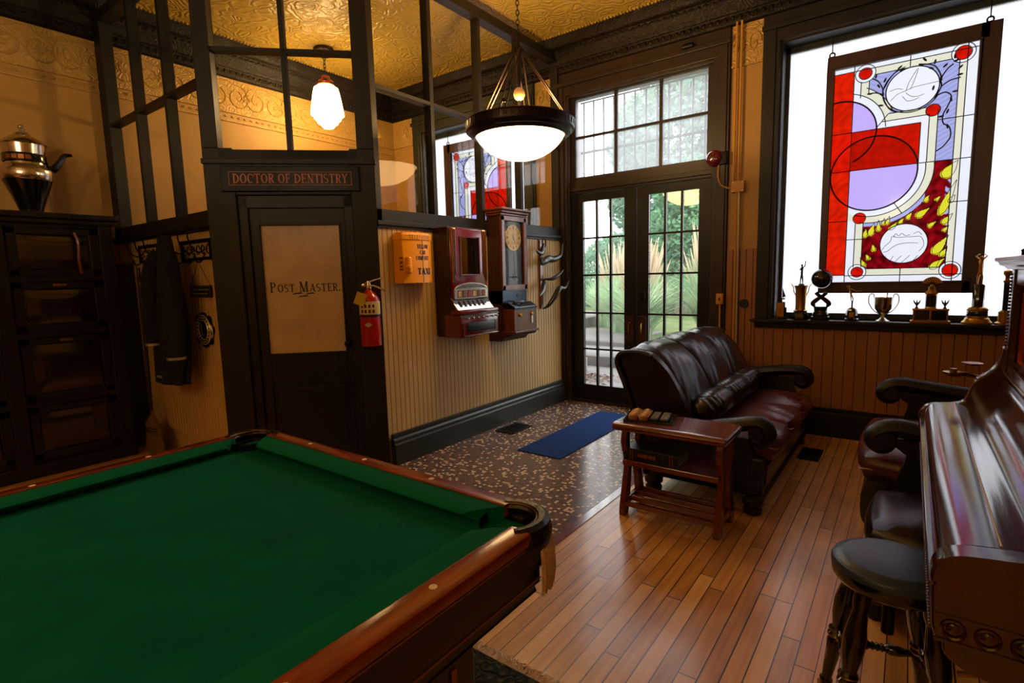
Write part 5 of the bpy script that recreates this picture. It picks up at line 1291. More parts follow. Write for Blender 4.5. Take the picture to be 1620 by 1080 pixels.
# horn hat rack
t = wall_thing('horn_hat_rack', 'hat rack of dark curved horns on a wooden strip between clock and corner', 'hat rack', 4.56, 1.04)
MB().box(-.024, .024, -.02, 0, 0.0, .69).build('back_strip', 'clock_wood', t, bevel=.003)
def horn(pts, r0, nm='horn', m_='horn'):
    P = curve_pts(pts, 5); n = len(P)
    MB().tube(P, [r0 * (1 - abs(2 * i / (n - 1) - 1) ** 1.6 * .88) for i in range(n)], 10).build(nm, m_, t)
horn([(-.28, -.20, .50), (-.20, -.15, .46), (-.08, -.10, .47), (.02, -.09, .50), (.14, -.08, .50), (.25, -.09, .54), (.27, -.11, .66)], .038)
horn([(-.24, -.12, .58), (-.12, -.09, .55), (-.05, -.07, .60), (-.01, -.06, .66)], .03)
horn([(-.26, -.16, .14), (-.14, -.12, .18), (-.02, -.06, .26), (.0, -.04, .30)], .028)
horn([(.0, -.04, .30), (.10, -.08, .30), (.2, -.1, .34), (.26, -.12, .39)], .022)
horn([(-.04, -.05, .0), (.04, -.07, .03), (.12, -.10, .12), (.2, -.11, .2), (.28, -.12, .20), (.34, -.14, .28)], .03)
MB().tube([(-.03 + .032 * math.cos(a * .35), -.075, .655 + .045 * math.sin(a * .35)) for a in range(18)], .006, 8, closed=True).build('ring', 'iron', t)
MB().tube([(-.02, 0, .60), (-.02, -.05, .60), (-.03, -.075, .61)], .006, 8).build('ring_hook', 'iron', t)

# ================================================================ LAMPS
PLOC = (-2.31, 3.25, 0)
def pendant(loc, label, bulb_col=WARM, power=1.0):
    t = thing('pendant_lamp', label, 'pendant lamp', (loc[0], loc[1], 2.21), R(36), 'bronze bowl pendant lamps')
    bowl = [(.0, .0), (.08, .006), (.16, .028), (.23, .066), (.285, .115), (.32, .165)]
    bp_ = c2(bowl, 3)
    MB().lathe(bp_, n=48, cap=False).build('glass_bowl', 'bowl_glow', t, solid=.004)
    MB().lathe([(.318, .155), (.33, .150), (.345, .168), (.362, .172), (.372, .19), (.388, .196), (.392, .21), (.390, .245), (.396, .255), (.385, .262), (.36, .258), (.345, .22), (.32, .175)], n=64, cap=False).build('metal_ring', 'bronze', t)
    rg = bpy.data.objects.get('metal_ring')
    mb = MB()
    for k in range(48):
        a = 2 * PI * k / 48; mb.box(.386, .394, -.014, .014, .212, .245); n8 = 8
        for i in range(len(mb.v) - n8, len(mb.v)): x, y, z = mb.v[i]; mb.v[i] = (x * math.cos(a) - y * math.sin(a), x * math.sin(a) + y * math.cos(a), z)
    mb.build('ring_beading', 'bronze', t)
    for ang in (4, 76, 148, 252):
        a = R(ang); mb = MB()
        for s in (-1, 1):
            b = a + s * .045; mb.tube([(.375 * math.cos(b), .375 * math.sin(b), .25), (.03 * math.cos(a + s * .8), .03 * math.sin(a + s * .8), .76)], .0058, 6)
        for s in (-1, 1): mb.tube([(.375 * math.cos(a - .07), .375 * math.sin(a - .07), .255), (.36 * math.cos(a), .36 * math.sin(a), .32), (.375 * math.cos(a + .07), .375 * math.sin(a + .07), .255)], .006, 6)
        mb.ball((.345 * math.cos(a), .345 * math.sin(a), .315), .016, 8)
        mb.build('support_rod', 'bronze', t)
    MB().lathe([(0, .49), (.01, .50), (.016, .54), (.014, .60), (.018, .70), (.03, .73), (.032, .76), (.015, .79), (.01, .82), (0, .82)], n=20).build('apex_cap', 'bronze', t)
    MB().tube([(0, 0, .19), (0, 0, .42)], .009, 8).tube([(0, 0, .49), (0, 0, .76)], .010, 8).tube([(-.36, 0, .255), (.36, 0, .255)], .006, 6).tube([(0, -.36, .255), (0, .36, .255)], .006, 6).build('centre_stem', 'bronze', t)
    MB().ball((0, 0, .455), .042, 18, (1, 1, 1.1)).build('amber_finial', 'finial_glow', t)
    mb = MB(); z = .82; k = 0
    while z < CEIL - 2.21 - .05:
        mb.tube([((.011 * math.cos(a * PI / 5)) if k % 2 else 0, 0 if k % 2 else .011 * math.cos(a * PI / 5), z + .018 + .020 * math.sin(a * PI / 5)) for a in range(10)], .0033, 5, closed=True)
        z += .032; k += 1
    mb.build('chain', 'iron', t)
    MB().lathe([(0, CEIL - 2.21), (.06, CEIL - 2.21), (.062, CEIL - 2.225), (.04, CEIL - 2.25), (.012, CEIL - 2.265), (0, CEIL - 2.265)], n=24).build('ceiling_rose', 'bronze', t)
    lamp('bulb', (0.0, .0, .30), PENDANT_BULB * power, bulb_col, .05, t)
    return t
pendant(PLOC, 'bronze pendant lamp with glowing white glass bowl hung over the mosaic floor')
p2_ = pendant((-2.4, -1.6, 0), 'unseen second bronze bowl pendant lamp hung over the far end of the pool table', (1.0, .78, .5), .9)  # unseen lamp surmised from the brighter cloth, also lifts the room's overall light
pendant((-.3, -2.2, 0), 'added fill lamp, an unseen third bronze bowl pendant behind the piano end', (1.0, .78, .5), 1.3)  # added out of view as fill to brighten the floor and the room
# office lamp
t = thing('schoolhouse_lamp', 'white stepped glass lamp on a chain inside the glazed office', 'ceiling lamp', (-4.96, 3.53, 2.95))
sh = [(.0, .0), (.05, .008), (.07, .03), (.075, .048), (.10, .052), (.108, .075), (.112, .09), (.132, .094), (.138, .118), (.142, .132), (.166, .137), (.16, .19), (.145, .28), (.13, .36), (.118, .40), (.08, .425), (.07, .43)]
MB().lathe(sh, n=40, cap=False).build('glass_shade', 'shade_glow', t)
MB().lathe([(.07, .42), (.085, .43), (.09, .45), (.075, .475), (.05, .49), (.045, .52), (.015, .53), (0, .53)], n=28).build('fitter', 'copper', t)
mb = MB(); z = .53; k = 0
while z < .70: mb.tube([((.012 * math.cos(a * PI / 5)) if k % 2 else 0, 0 if k % 2 else .012 * math.cos(a * PI / 5), z + .02 + .024 * math.sin(a * PI / 5)) for a in range(10)], .004, 5, closed=True); z += .036; k += 1
mb.build('chain', 'iron', t)
MB().lathe([(0, .79), (.10, .79), (.105, .775), (.10, .76), (.07, .745), (.065, .72), (.03, .705), (0, .70)], n=28).build('canopy', 'bronze', t)

# ================================================================ BELL, CONDUITS, BOXES on the strip beside the doors
t = thing('alarm_bell', 'small dark red round alarm bell on the door casing corner', 'alarm bell', (-1.435, YF - .045, 2.355))
MB().lathe([(0, -.05), (.03, -.052), (.055, -.04), (.068, -.02), (.07, -.006), (.06, 0), (0, 0)], n=36, axis='y').build('gong', 'maroon', t)
mb = MB()
for k in range(6): a = k * PI / 3; mb.tube([(.012 * math.cos(a), -.052, .012 * math.sin(a)), (.045 * math.cos(a), -.046, .045 * math.sin(a))], .004, 5)
mb.build('grille_ribs', 'iron', t)
MB().rbox(.02, .11, -.02, .035, -.06, .05, .006).build('backbox', 'iron', t)
t = thing('junction_box', 'cream painted junction box on the strip right of the doors', 'junction box', (-1.235, YF - .02, 2.095))
MB().rbox(-.052, .052, -.035, 0.0, -.048, .048, .004).build('box', 'pipe_paint', t)
for x, z in ((-.04, .036), (.04, .036), (-.04, -.036), (.04, -.036)): MB().lathe([(0, -.038), (.005, -.037), (.005, -.034)], (x, 0, z), n=10, axis='y').build('screw', 'grey_metal', t)
def conduit(pts, r_, label, m_='pipe_paint'):
    o = MB().tube(pts, r_, 8).build('conduit_pipe', m_); tag(o, label, 'pipe')
conduit([(-1.275, YF - .036, 2.143), (-1.275, YF - .036, 3.44)], .009, 'left of the two thin painted pipes rising above the junction box')
conduit([(-1.235, YF - .036, 2.143), (-1.235, YF - .036, 3.44)], .010, 'right of the two thin painted pipes rising above the junction box')
conduit([(-1.245, YF - .036, 2.047), (-1.24, YF - .036, .0)], .009, 'left thin painted pipe running down from the junction box to the floor')
conduit([(-1.225, YF - .036, 2.047), (-1.215, YF - .036, .0)], .009, 'right thin painted pipe running down from the junction box behind the sofa', 'grey_metal')
conduit(curve_pts([(-1.395, YF - .05, 2.30), (-1.40, YF - .05, 2.20), (-1.37, YF - .05, 2.12), (-1.30, YF - .04, 2.085)], 4), .008, 'short bent painted pipe curving from the alarm bell to the junction box')
conduit([(-1.36, YF - .05, 1.085), (-1.36, YF - .05, .0)], .008, 'thin painted pipe running down from the light switch box')
t = thing('light_switch', 'small cream switch box on the door casing behind the sofa', 'light switch', (-1.36, YF - .042, 1.13))
MB().rbox(-.03, .03, -.035, 0, -.048, .048, .005).build('box', 'pipe_paint', t); MB().box(-.005, .005, -.045, -.034, -.012, .012).build('toggle', 'iron', t)
t = thing('round_wall_plate', 'round black plate on the boards between doors and trophy window', 'wall plate', (-1.165, YF - .018, 1.086))
MB().lathe([(0, -.012), (.035, -.012), (.04, -.004), (.04, 0), (0, 0)], n=28, axis='y').build('plate', 'black', t); MB().lathe([(0, -.02), (.01, -.018), (.01, -.01)], n=12, axis='y').build('screw', 'iron', t)

# ================================================================ TROPHIES on the window sill
TY, SZ = 4.985, .96
def fig(mb, x, z, h, arms='up', lean=0, pose=0):
    """little human figure, height h, feet at z"""
    s = h; hip = (x + lean * .5 * s, 0, z + .50 * s); ch = (x + lean * .85 * s, 0, z + .80 * s); hd = (x + lean * s, -.005, z + .93 * s)
    for q in (-1, 1): mb.tube([(x + q * .06 * s, q * pose * .1 * s, z), (x + q * .05 * s + lean * .2 * s, -.01 * q, z + .25 * s), hip], [.022 * s, .035 * s, .05 * s], 8)
    mb.tube([hip, (hip[0] * .5 + ch[0] * .5, 0, (hip[2] + ch[2]) / 2), ch, (hd[0], 0, hd[2] - .05 * s)], [.06 * s, .05 * s, .07 * s, .025 * s], 8)
    mb.ball(hd, .052 * s, 8, (1, 1, 1.2))
    if arms == 'up':
        mb.tube([ch, (x + .13 * s, 0, z + .88 * s), (x + .15 * s, 0, z + 1.08 * s)], [.03 * s, .025 * s, .018 * s], 6); mb.tube([ch, (x - .11 * s, 0, z + .70 * s), (x - .02 * s, -.03 * s, z + .68 * s)], [.03 * s, .025 * s, .018 * s], 6); mb.ball((x + .15 * s, 0, z + 1.11 * s), .035 * s, 6)
    elif arms == 'swing':
        mb.tube([ch, (ch[0] + .2 * s, 0, z + .72 * s), (ch[0] + .38 * s, 0, z + .62 * s)], [.035 * s, .028 * s, .02 * s], 6); mb.tube([(ch[0] + .3 * s, 0, z + .6 * s), (ch[0] + .62 * s, 0, z + .66 * s)], .014 * s, 5); mb.tube([ch, (ch[0] - .12 * s, 0, z + .86 * s), (ch[0] - .18 * s, 0, z + 1.0 * s)], .022 * s, 5)
    else:
        for q in (-1, 1): mb.tube([ch, (x + q * .15 * s, 0, z + .98 * s), (x + q * .05 * s, 0, z + 1.06 * s)], [.03 * s, .025 * s, .018 * s], 6)
    return mb
TR = lambda label, x: thing('trophy', label, 'trophy', (x, TY, SZ), 0)
t = TR('smallest trophy with a sailboat on a gold-plated block at left of the sill', -.865)
MB().box(-.05, .05, -.035, .035, 0, .018).build('base', 'black_gloss', t, bevel=.002)
MB().box(-.035, .03, -.022, .022, .018, .145).box(.03, .042, -.02, .02, .018, .10).build('block', 'black_gloss', t, bevel=.002)
MB().box(-.033, .022, -.026, -.022, .022, .14).build('plate', 'gold', t)
MB().lathe([(.006, .145), (.004, .165)], n=8).prism([(-.028, .178), (.03, .178), (.02, .165), (-.018, .165)], 'y', -.008, .008).prism([(-.002, .18), (-.002, .272), (-.028, .19)], 'y', -.002, .002).prism([(.004, .18), (.004, .262), (.03, .19)], 'y', -.002, .002).build('sailboat', 'bronze', t)
t = TR('slim gold cup trophy with handles and a standing figure raising one arm', -.722)
MB().lathe([(.06, 0), (.06, .045), (.05, .06), (.045, .07)], n=6).build('base', 'black_gloss', t)
MB().lathe([(.05, .066), (.053, .075), (.04, .082), (.038, .10), (.042, .25), (.05, .275), (.052, .282), (.0, .285)], n=24).build('cup', 'gold', t)
for s in (-1, 1): MB().tube([(s * .04, 0, .20), (s * .055, 0, .235), (s * .058, 0, .27), (s * .075, 0, .295)], .004, 6).build('handle', 'gold', t)
MB().lathe([(.02, .283), (.026, .29), (.012, .298)], n=12).build('figure_mount', 'bronze', t)
fig(MB(), 0, .298, .16, 'up').build('figure', 'bronze', t)
t = TR('dark trophy of a large black ball held up on crossed legs', -.576)
MB().box(-.064, .064, -.055, .055, 0, .03).build('base', 'black_gloss', t, bevel=.003)
MB().lathe([(.055, .03), (.058, .05), (.048, .07), (.05, .10), (.058, .112), (0, .114)], n=24).build('pedestal', 'black_gloss', t)
for s in (-1, 1): MB().tube(curve_pts([(s * .045, 0, .112), (s * .058, -.005 * s, .135), (s * .03, -.01 * s, .165), (-s * .01, -.01 * s, .195), (-s * .035, 0, .22)], 4), [.012, .013, .015, .017, .018, .018, .018, .018, .017, .016, .015, .014, .014, .014, .014, .015, .016][:17], 10).build('crossed_leg', 'bronze', t)
MB().ball((.0, 0, .335), .078, 32).build('ball', 'black_gloss', t)
t = TR('small trophy with a leaning gold figure swinging on a dark domed base', -.36)
MB().lathe([(.05, 0), (.05, .014), (.042, .022), (.04, .07), (.03, .095), (.012, .105), (0, .105)], n=8).build('base', 'black_gloss', t)
MB().box(-.012, .018, -.043, -.038, .03, .07).build('plate', 'gold', t)
MB().tube([(0, 0, .10), (.0, 0, .16)], .006, 8).build('stem', 'bronze', t)
fig(MB(), -.0, .155, .125, 'swing', lean=-.2).build('figure', 'gold', t)
t = TR('wide silver two-handled loving cup in the middle of the sill', -.157)
MB().lathe([(.045, 0), (.046, .006), (.03, .014), (.012, .03), (.011, .045), (.018, .052), (.035, .07), (.055, .10), (.062, .14), (.066, .185), (.064, .186), (.058, .14), (.05, .10), (0, .075)], n=36).build('cup', 'chrome', t)
for s in (-1, 1): MB().tube(curve_pts([(s * .02, 0, .058), (s * .06, 0, .085), (s * .092, 0, .14), (s * .094, 0, .19), (s * .08, 0, .212), (s * .062, 0, .205), (s * .062, 0, .188)], 4), .004, 7).build('handle', 'chrome', t)
MB().tube(curve_pts([(.0, .055, .10), (.01, .085, .14), (.02, .09, .2), (.02, .07, .215), (.02, .06, .19)], 4), .004, 7).build('back_handle', 'chrome', t)
t = TR('broad gold trophy topped by a fan shape with two small winged cups', .13)
MB().box(-.118, .118, -.05, .05, 0, .016).box(-.105, .105, -.042, .042, .016, .022).box(-.108, .108, -.044, .044, .092, .105).build('base_plates', 'gold', t, bevel=.003)
MB().box(-.10, .10, -.038, .038, .022, .092).build('block', 'black_gloss', t, bevel=.002)
mb = MB()
for x in (-.098, .0, .098): mb.box(x - .005, x + .005, -.042, -.036, .022, .092)
mb.build('gold_strips', 'gold', t)
MB().lathe([(.04, .105), (.034, .115), (.033, .20), (.04, .215), (.036, .225), (.02, .245), (.022, .26), (.012, .27), (.01, .28)], n=16).build('column', 'gold', t)
MB().lathe([(.0345, .118), (.0345, .20)], n=16, cap=False).build('column_panel', 'black_gloss', t)
fan = [(0, .275)] + [(.062 * math.sin(R(a)), .275 + .062 * math.cos(R(a))) for a in range(-75, 76, 10)]
MB().prism(fan, 'y', -.006, .006).build('fan', 'gold', t)
mb = MB()
for a in range(-70, 71, 14): mb.tube([(.01 * math.sin(R(a)), -.007, .275 + .01 * math.cos(R(a))), (.06 * math.sin(R(a)), -.007, .275 + .06 * math.cos(R(a)))], .002, 4)
mb.build('fan_ribs', 'bronze', t)
for s in (-1, 1):
    mb = MB().lathe([(.014, .105), (.006, .115), (.006, .125), (.012, .135), (0, .15)], (s * .082, 0, 0), n=12)
    for q in (-1, 0, 1): mb.tube([(s * .082, 0, .13), (s * .082 + q * .012, 0, .145), (s * .082 + q * .022, 0, .168)], [.006, .006, .002], 6)
    mb.build('winged_cup', 'bronze', t)
t = TR('tallest trophy, gold figure on a dark column over a wide gold stepped base', .392)
MB().lathe([(.085, 0), (.086, .012), (.07, .03), (.068, .04), (.06, .045), (.058, .095), (.062, .10), (.055, .112), (.03, .125), (0, .125)], n=32).build('base', 'gold', t)
MB().lathe([(.0585, .05), (.0595, .052), (.0595, .09), (.0585, .092)], n=32, cap=False).build('base_band', 'black_gloss', t)
MB().lathe([(.034, .12), (.034, .27), (.026, .28), (0, .28)], n=8).build('column', 'black_gloss', t)
fig(MB(), 0, .28, .20, 'head').build('figure', 'gold', t)
t = TR('gold trophy with a slim dark column half hidden behind the piano corner', .535)
MB().lathe([(.05, 0), (.05, .012), (.035, .02), (.034, .08), (.038, .085), (.02, .10), (0, .10)], n=24).build('base', 'gold', t)
MB().lathe([(.016, .09), (.016, .29), (0, .295)], n=12).build('column', 'black_gloss', t)
MB().lathe([(.02, .29), (.022, .30), (.012, .31), (.012, .33), (.024, .35), (.022, .37), (.0, .38)], n=14).build('topper', 'gold', t)

# ================================================================ STAINED GLASS PANELS hung in the two shop windows
GX0, GX1, GZ0, GZ1 = -.56, .298, 1.262, 2.925
AC, AR = (-.515, 2.43), .247; BC, BR_ = (-.28, 2.10), .279
WHITE, CREAM, RED, PURP, BLUE, DRED, YEL = [np.array(lin(c)) for c in ((246, 246, 250), (238, 234, 206), (222, 22, 4), (206, 180, 252), (176, 180, 232), (112, 4, 12), (232, 226, 50))]
discs = [(-.358, 2.856, .042, .065), (.216, 2.864, .046, .066), (.067, 2.504, .042, 0), (-.349, 1.764, .042, 0), (-.346, 1.341, .040, .060), (.228, 1.342, .045, .063)]
zr = lambda y: 2.13 - (y - 60) * .00102
zl = lambda y: 1.666 - (y - 560) * .0011
xx_ = lambda x: -.324 + (x - 290) * .000887
FL = [((915, 60), (825, 175), 34), ((915, 195), (820, 440), 24), ((750, 275), (715, 335), 14), ((828, 288), (788, 332), 10), ((910, 300), (875, 355), 16), ((762, 372), (665, 440), 22), ((905, 428), (840, 500), 18), ((814, 470), (748, 516), 14), ((885, 510), (850, 555), 12), ((888, 580), (795, 715), 28), ((886, 660), (845, 735), 16), ((882, 740), (780, 822), 24), ((642, 392), (600, 450), 14), ((592, 430), (548, 480), 12), ((548, 452), (490, 522), 14)]
FLL = [((482, 470), (462, 530), 12), ((447, 482), (435, 530), 10), ((405, 492), (408, 572), 14), ((375, 508), (345, 600), 20), ((318, 535), (308, 612), 15), ((366, 642), (385, 712), 12), ((315, 712), (352, 772), 12), ((285, 750), (320, 822), 15)]
flames = [((xx_(a[0]), zr(a[1])), (xx_(b[0]), zr(b[1])), w * .00140) for a, b, w in FL] + [((xx_(a[0]), zl(a[1])), (xx_(b[0]), zl(b[1])), w * .0014) for a, b, w in FLL]
def colour(x, z):
    n = math.sin(x * 41 + 3 * math.sin(z * 23)) * math.sin(z * 37 + 2 * math.sin(x * 31))
    for cx, cz, r_, rw in discs:
        d = math.hypot(x - cx, z - cz)
        if d < r_: return RED * (.9 + .2 * n)
        if d < rw: return WHITE
    if ((x + .064) / .158) ** 2 + ((z - 2.682) / .155) ** 2 < 1: return WHITE
    if ((x + .058) / .147) ** 2 + ((z - 1.551) / .148) ** 2 < 1: return WHITE
    if x < -.43:
        if 1.317 < z < 2.886: return RED * (1.0 + .25 * n) * (np.array([1.0, 1.6, 1]) if z > 2.42 or z < 2.13 else 1)
        return WHITE
    if x > .24: return WHITE
    if x > .198: return CREAM if 1.313 < z else WHITE
    if z < 1.313: return WHITE
    if z < 1.365: return CREAM if x > -.374 else WHITE
    if z > 2.886: return WHITE
    if z > 2.835 and x > -.383: return CREAM
    dA = math.hypot(x - AC[0], z - AC[1]); dB = math.hypot(x - BC[0], z - BC[1])
    if z > 2.43:
        left = (x + .274) * .097 - (z - 2.433) * .074 < 0
        if x < -.383 and z > 2.66: return WHITE
        if x < -.331 and z > 2.70: return CREAM
        if left:
            if dA < AR: return PURP
            if dA < .302: return WHITE
            if dA < .36: return CREAM
        else:
            if z < 2.478 and x < .048: return WHITE
            if z < 2.53 and x < .097: return CREAM
        return BLUE * (.92 + .1 * math.sin(z * 190 + 6 * math.sin(x * 20)))
    if z > 2.138:
        if x < 0: return RED * (.85 + .15 * n) * (.8 if dB < BR_ else 1)
        if x < .048: return WHITE
        if x < .097: return CREAM
        return BLUE * (.92 + .1 * math.sin(z * 190 + 6 * math.sin(x * 20)))
    if dB < BR_: return PURP
    if dB < BR_ + .048: return WHITE
    if dB < BR_ + .098 and (z > 1.72 or x > -.33): return CREAM
    if x < -.374: return WHITE
    if x < -.322: return CREAM
    for a, b, w in flames:
        ax, az = a; bx, bz = b; dx, dz = bx - ax, bz - az; L2 = dx * dx + dz * dz; tt = ((x - ax) * dx + (z - az) * dz) / L2
        if 0 < tt < 1.0:
            d = abs((x - ax) * dz - (z - az) * dx) / math.sqrt(L2) + .006 * math.sin(tt * 5)
            if d < w * 2.3 * tt ** 1.25 * (1 - tt) ** .6: return YEL
    if (dB < BR_ + .125 and x < .05) or (x > .17 and n > .2 and z < 2.0): return BLUE
    return DRED * (1.3 + .9 * n)
def stained(parent):
    st = .0045; nx = int((GX1 - GX0) / st); nz = int((GZ1 - GZ0) / st)
    vs = [(GX0 + i * (GX1 - GX0) / nx, 0, GZ0 + j * (GZ1 - GZ0) / nz) for i in range(nx + 1) for j in range(nz + 1)]
    fs = [(i * (nz + 1) + j, (i + 1) * (nz + 1) + j, (i + 1) * (nz + 1) + j + 1, i * (nz + 1) + j + 1) for i in range(nx) for j in range(nz)]
    me = bpy.data.meshes.new('coloured_glass'); me.from_pydata(vs, [], fs)
    ca = me.color_attributes.new('glass', 'FLOAT_COLOR', 'POINT')
    buf = np.ones((len(vs), 4), np.float32)
    for k, (x, _, z) in enumerate(vs): buf[k, :3] = np.clip(colour(x, z), 0, 1) * .62
    ca.data.foreach_set('color', buf.ravel()); me.materials.append(MATS['stained_glass'])
    o = bpy.data.objects.new('coloured_glass', me); COL.objects.link(o); o.parent = parent; return o
def lead(mb, pts, r_=.0023): mb.tube([(a, -.001, b) for a, b in pts], r_ * 1.5, 5)
def arc(c, r_, a0, a1, n=30): return [(c[0] + r_ * math.cos(R(a0 + (a1 - a0) * i / n)), c[1] + r_ * math.sin(R(a0 + (a1 - a0) * i / n))) for i in range(n + 1)]
SG = thing('stained_glass_panel', 'stained glass panel in brown frame hung above the trophies at right', 'stained glass panel', (0, 5.115, 0), 0)
SG.scale = (1.007, 1, 1.0)
stained(SG)
mb = MB()
V = [(-.43, GZ0, GZ1), (.24, GZ0, GZ1), (.198, 1.38, 2.82), (-.383, 2.68, 2.80), (-.331, 2.70, 2.80), (0, 2.14, 2.43), (.048, 2.138, 2.478), (.097, 2.138, 2.50), (-.374, 1.38, 1.73), (-.322, 1.38, 1.73), (-.084, 2.835, 2.92), (-.068, 1.262, 1.365)]
for x, z0, z1 in V: lead(mb, [(x, z0), (x, z1)])
Hh = [(2.886, -.56, .298), (2.835, -.30, .16), (2.43, -.56, 0), (2.138, -.56, .298), (1.748, -.56, -.43), (2.43, .097, .298), (1.836, .198, .298), (1.365, -.28, .17), (1.313, -.43, .298), (1.317, -.56, -.43), (2.478, -.235, .048), (2.53, -.2, .03), (1.6, -.43, -.322)]
for z, x0, x1 in Hh: lead(mb, [(x0, z), (x1, z)])
for cx, cz, r_, rw in discs:
    lead(mb, arc((cx, cz), r_, 0, 360), .002)
    if rw: lead(mb, arc((cx, cz), rw, 0, 360), .002)
lead(mb, arc(AC, AR, -66, 100, 40), .004); lead(mb, arc(AC, AR, 100, 101)); lead(mb, arc(AC, .302, 2, 74)); lead(mb, arc(AC, .36, 20, 62)); lead(mb, [(-.274, 2.433), (-.2, 2.53)])
lead(mb, arc(BC, BR_, 0, 360, 60), .004); lead(mb, arc(BC, BR_ + .048, -108, 6, 40)); lead(mb, arc(BC, BR_ + .098, -100, 6, 40)); lead(mb, [(-.13, 1.86), (-.08, 1.78)])
lead(mb, [(-.064 + .158 * math.cos(a * PI / 24), 2.682 + .155 * math.sin(a * PI / 24)) for a in range(49)], .0028); lead(mb, [(-.066 + .176 * math.cos(a * PI / 24), 2.684 + .168 * math.sin(a * PI / 24)) for a in range(14, 45)], .0025)
lead(mb, [(-.058 + .147 * math.cos(a * PI / 24), 1.551 + .148 * math.sin(a * PI / 24)) for a in range(49)], .0025)
for a, b, w in flames:
    dx, dz = b[0] - a[0], b[1] - a[1]; L_ = math.hypot(dx, dz); nx_, nz_ = dz / L_, -dx / L_
    for s in (-1, 1): lead(mb, [(a[0] + dx * q / 8 + s * nx_ * w * 2.3 * (q / 8) ** 1.25 * (1 - q / 8) ** .6, a[1] + dz * q / 8 + s * nz_ * w * 2.3 * (q / 8) ** 1.25 * (1 - q / 8) ** .6) for q in range(9)], .0014)
for k in range(10):
    x = -.3 + k * .05; lead(mb, [(x, 1.37), (x + .02 * math.sin(k), 1.40), (x + .035, 1.46)], .0012)
vines = [[(-.315, 2.81), (-.275, 2.78), (-.245, 2.72), (-.24, 2.66), (-.2, 2.57), (-.15, 2.53)], [(-.34, 2.70), (-.29, 2.70), (-.245, 2.68)], [(.165, 2.80), (.13, 2.77), (.10, 2.71), (.105, 2.66), (.07, 2.58)], [(.21, 2.70), (.15, 2.69), (.105, 2.66)], [(.075, 2.60), (.13, 2.615), (.165, 2.58), (.15, 2.52), (.125, 2.46), (.13, 2.40), (.165, 2.37), (.175, 2.30), (.14, 2.24), (.10, 2.21)], [(-.15, 2.84), (-.2, 2.79), (-.235, 2.72)], [(-.03, 2.845), (.05, 2.82), (.09, 2.76), (.105, 2.7)]]
for vn in vines: lead(mb, [(p.x, p.y) for p in curve_pts([(a, b, 0) for a, b in vn], 5)], .0032)
mb.build('lead_lines', 'lead', SG)
mb = MB()
for x, z, a in ((-.232, 2.78, 70), (-.27, 2.745, 120), (-.29, 2.82, 80), (-.325, 2.70, 170), (-.25, 2.60, 170), (-.145, 2.85, 40), (-.13, 2.83, 20), (.0, 2.87, 130), (-.02, 2.84, 160), (.06, 2.84, 80), (.04, 2.80, 150), (.12, 2.80, 40), (.17, 2.85, 90), (.18, 2.82, 10), (.205, 2.77, 45), (.205, 2.72, 5), (.10, 2.72, 90), (.06, 2.66, 80), (.185, 2.61, 0), (.165, 2.56, 100), (.15, 2.48, 70), (.115, 2.45, 0), (.155, 2.375, 100), (-.24, 2.68, 90)):
    c, s = math.cos(R(a)), math.sin(R(a)); pts = [(x + .018 * math.cos(q * PI / 5) * c - .007 * math.sin(q * PI / 5) * s, z + .018 * math.cos(q * PI / 5) * s + .007 * math.sin(q * PI / 5) * c) for q in range(10)]
    mb.prism(pts, 'y', -.003, .001)
mb.build('vine_leaves', 'lead', SG)
# etched bird and horse outlines
mat('etching', (120, 118, 124), .7); mb = MB()
sk = [[(-.19, 2.62), (-.15, 2.66), (-.10, 2.675), (-.06, 2.69), (.0, 2.695), (.09, 2.70)], [(-.10, 2.675), (-.085, 2.73), (-.06, 2.78), (-.035, 2.82), (-.045, 2.77), (-.06, 2.72), (-.075, 2.68)], [(-.10, 2.66), (-.07, 2.63), (-.03, 2.62), (.01, 2.63)], [(-.2, 2.69), (-.16, 2.70), (-.12, 2.69)], [(-.12, 2.64), (-.09, 2.60), (-.05, 2.60), (-.02, 2.61)],
      [(-.19, 1.505), (-.17, 1.54), (-.14, 1.57), (-.13, 1.61), (-.10, 1.60), (-.05, 1.60), (0, 1.60), (.04, 1.60), (.06, 1.57), (.065, 1.53), (.04, 1.49)], [(-.18, 1.49), (-.15, 1.50), (-.12, 1.53), (-.08, 1.55), (-.02, 1.555), (.03, 1.55)], [(-.12, 1.60), (-.11, 1.63), (-.09, 1.61), (-.07, 1.63), (-.05, 1.61), (-.02, 1.615)], [(.0, 1.62), (.03, 1.635), (.05, 1.61)]]
for s_ in sk:
    mb.tube([(a, -.001, b) for a, b in c2(s_, 3)], .0018, 4)
    if s_ is sk[4]: mb.build('etched_bird', 'etching', SG); mb = MB()
mb.build('etched_horse', 'etching', SG)
mb = MB(); FW = .052
for a, b, c, d in ((GX0 - FW, GX1 + FW, GZ1, GZ1 + FW * 2), (GX0 - FW, GX1 + FW, GZ0 - FW * 1.7, GZ0), (GX0 - FW, GX0, GZ0, GZ1), (GX1, GX1 + FW * 2.2, GZ0 - FW * 1.7, GZ1 + FW * 2)): mb.box(a, b, -.02, .02, c, d)
for a, b, c, d in ((GX0 - .015, GX1 + .015, GZ1, GZ1 + .015), (GX0 - .015, GX1 + .015, GZ0 - .015, GZ0), (GX0 - .015, GX0, GZ0, GZ1), (GX1, GX1 + .015, GZ0, GZ1)): mb.box(a, b, -.028, .0, c, d)
mat('panel_frame', (62, 30, 22), .4, var=.3, scale=6, stretch=(4, 4, .5))
mb.build('wooden_frame', 'panel_frame', SG, bevel=.004)
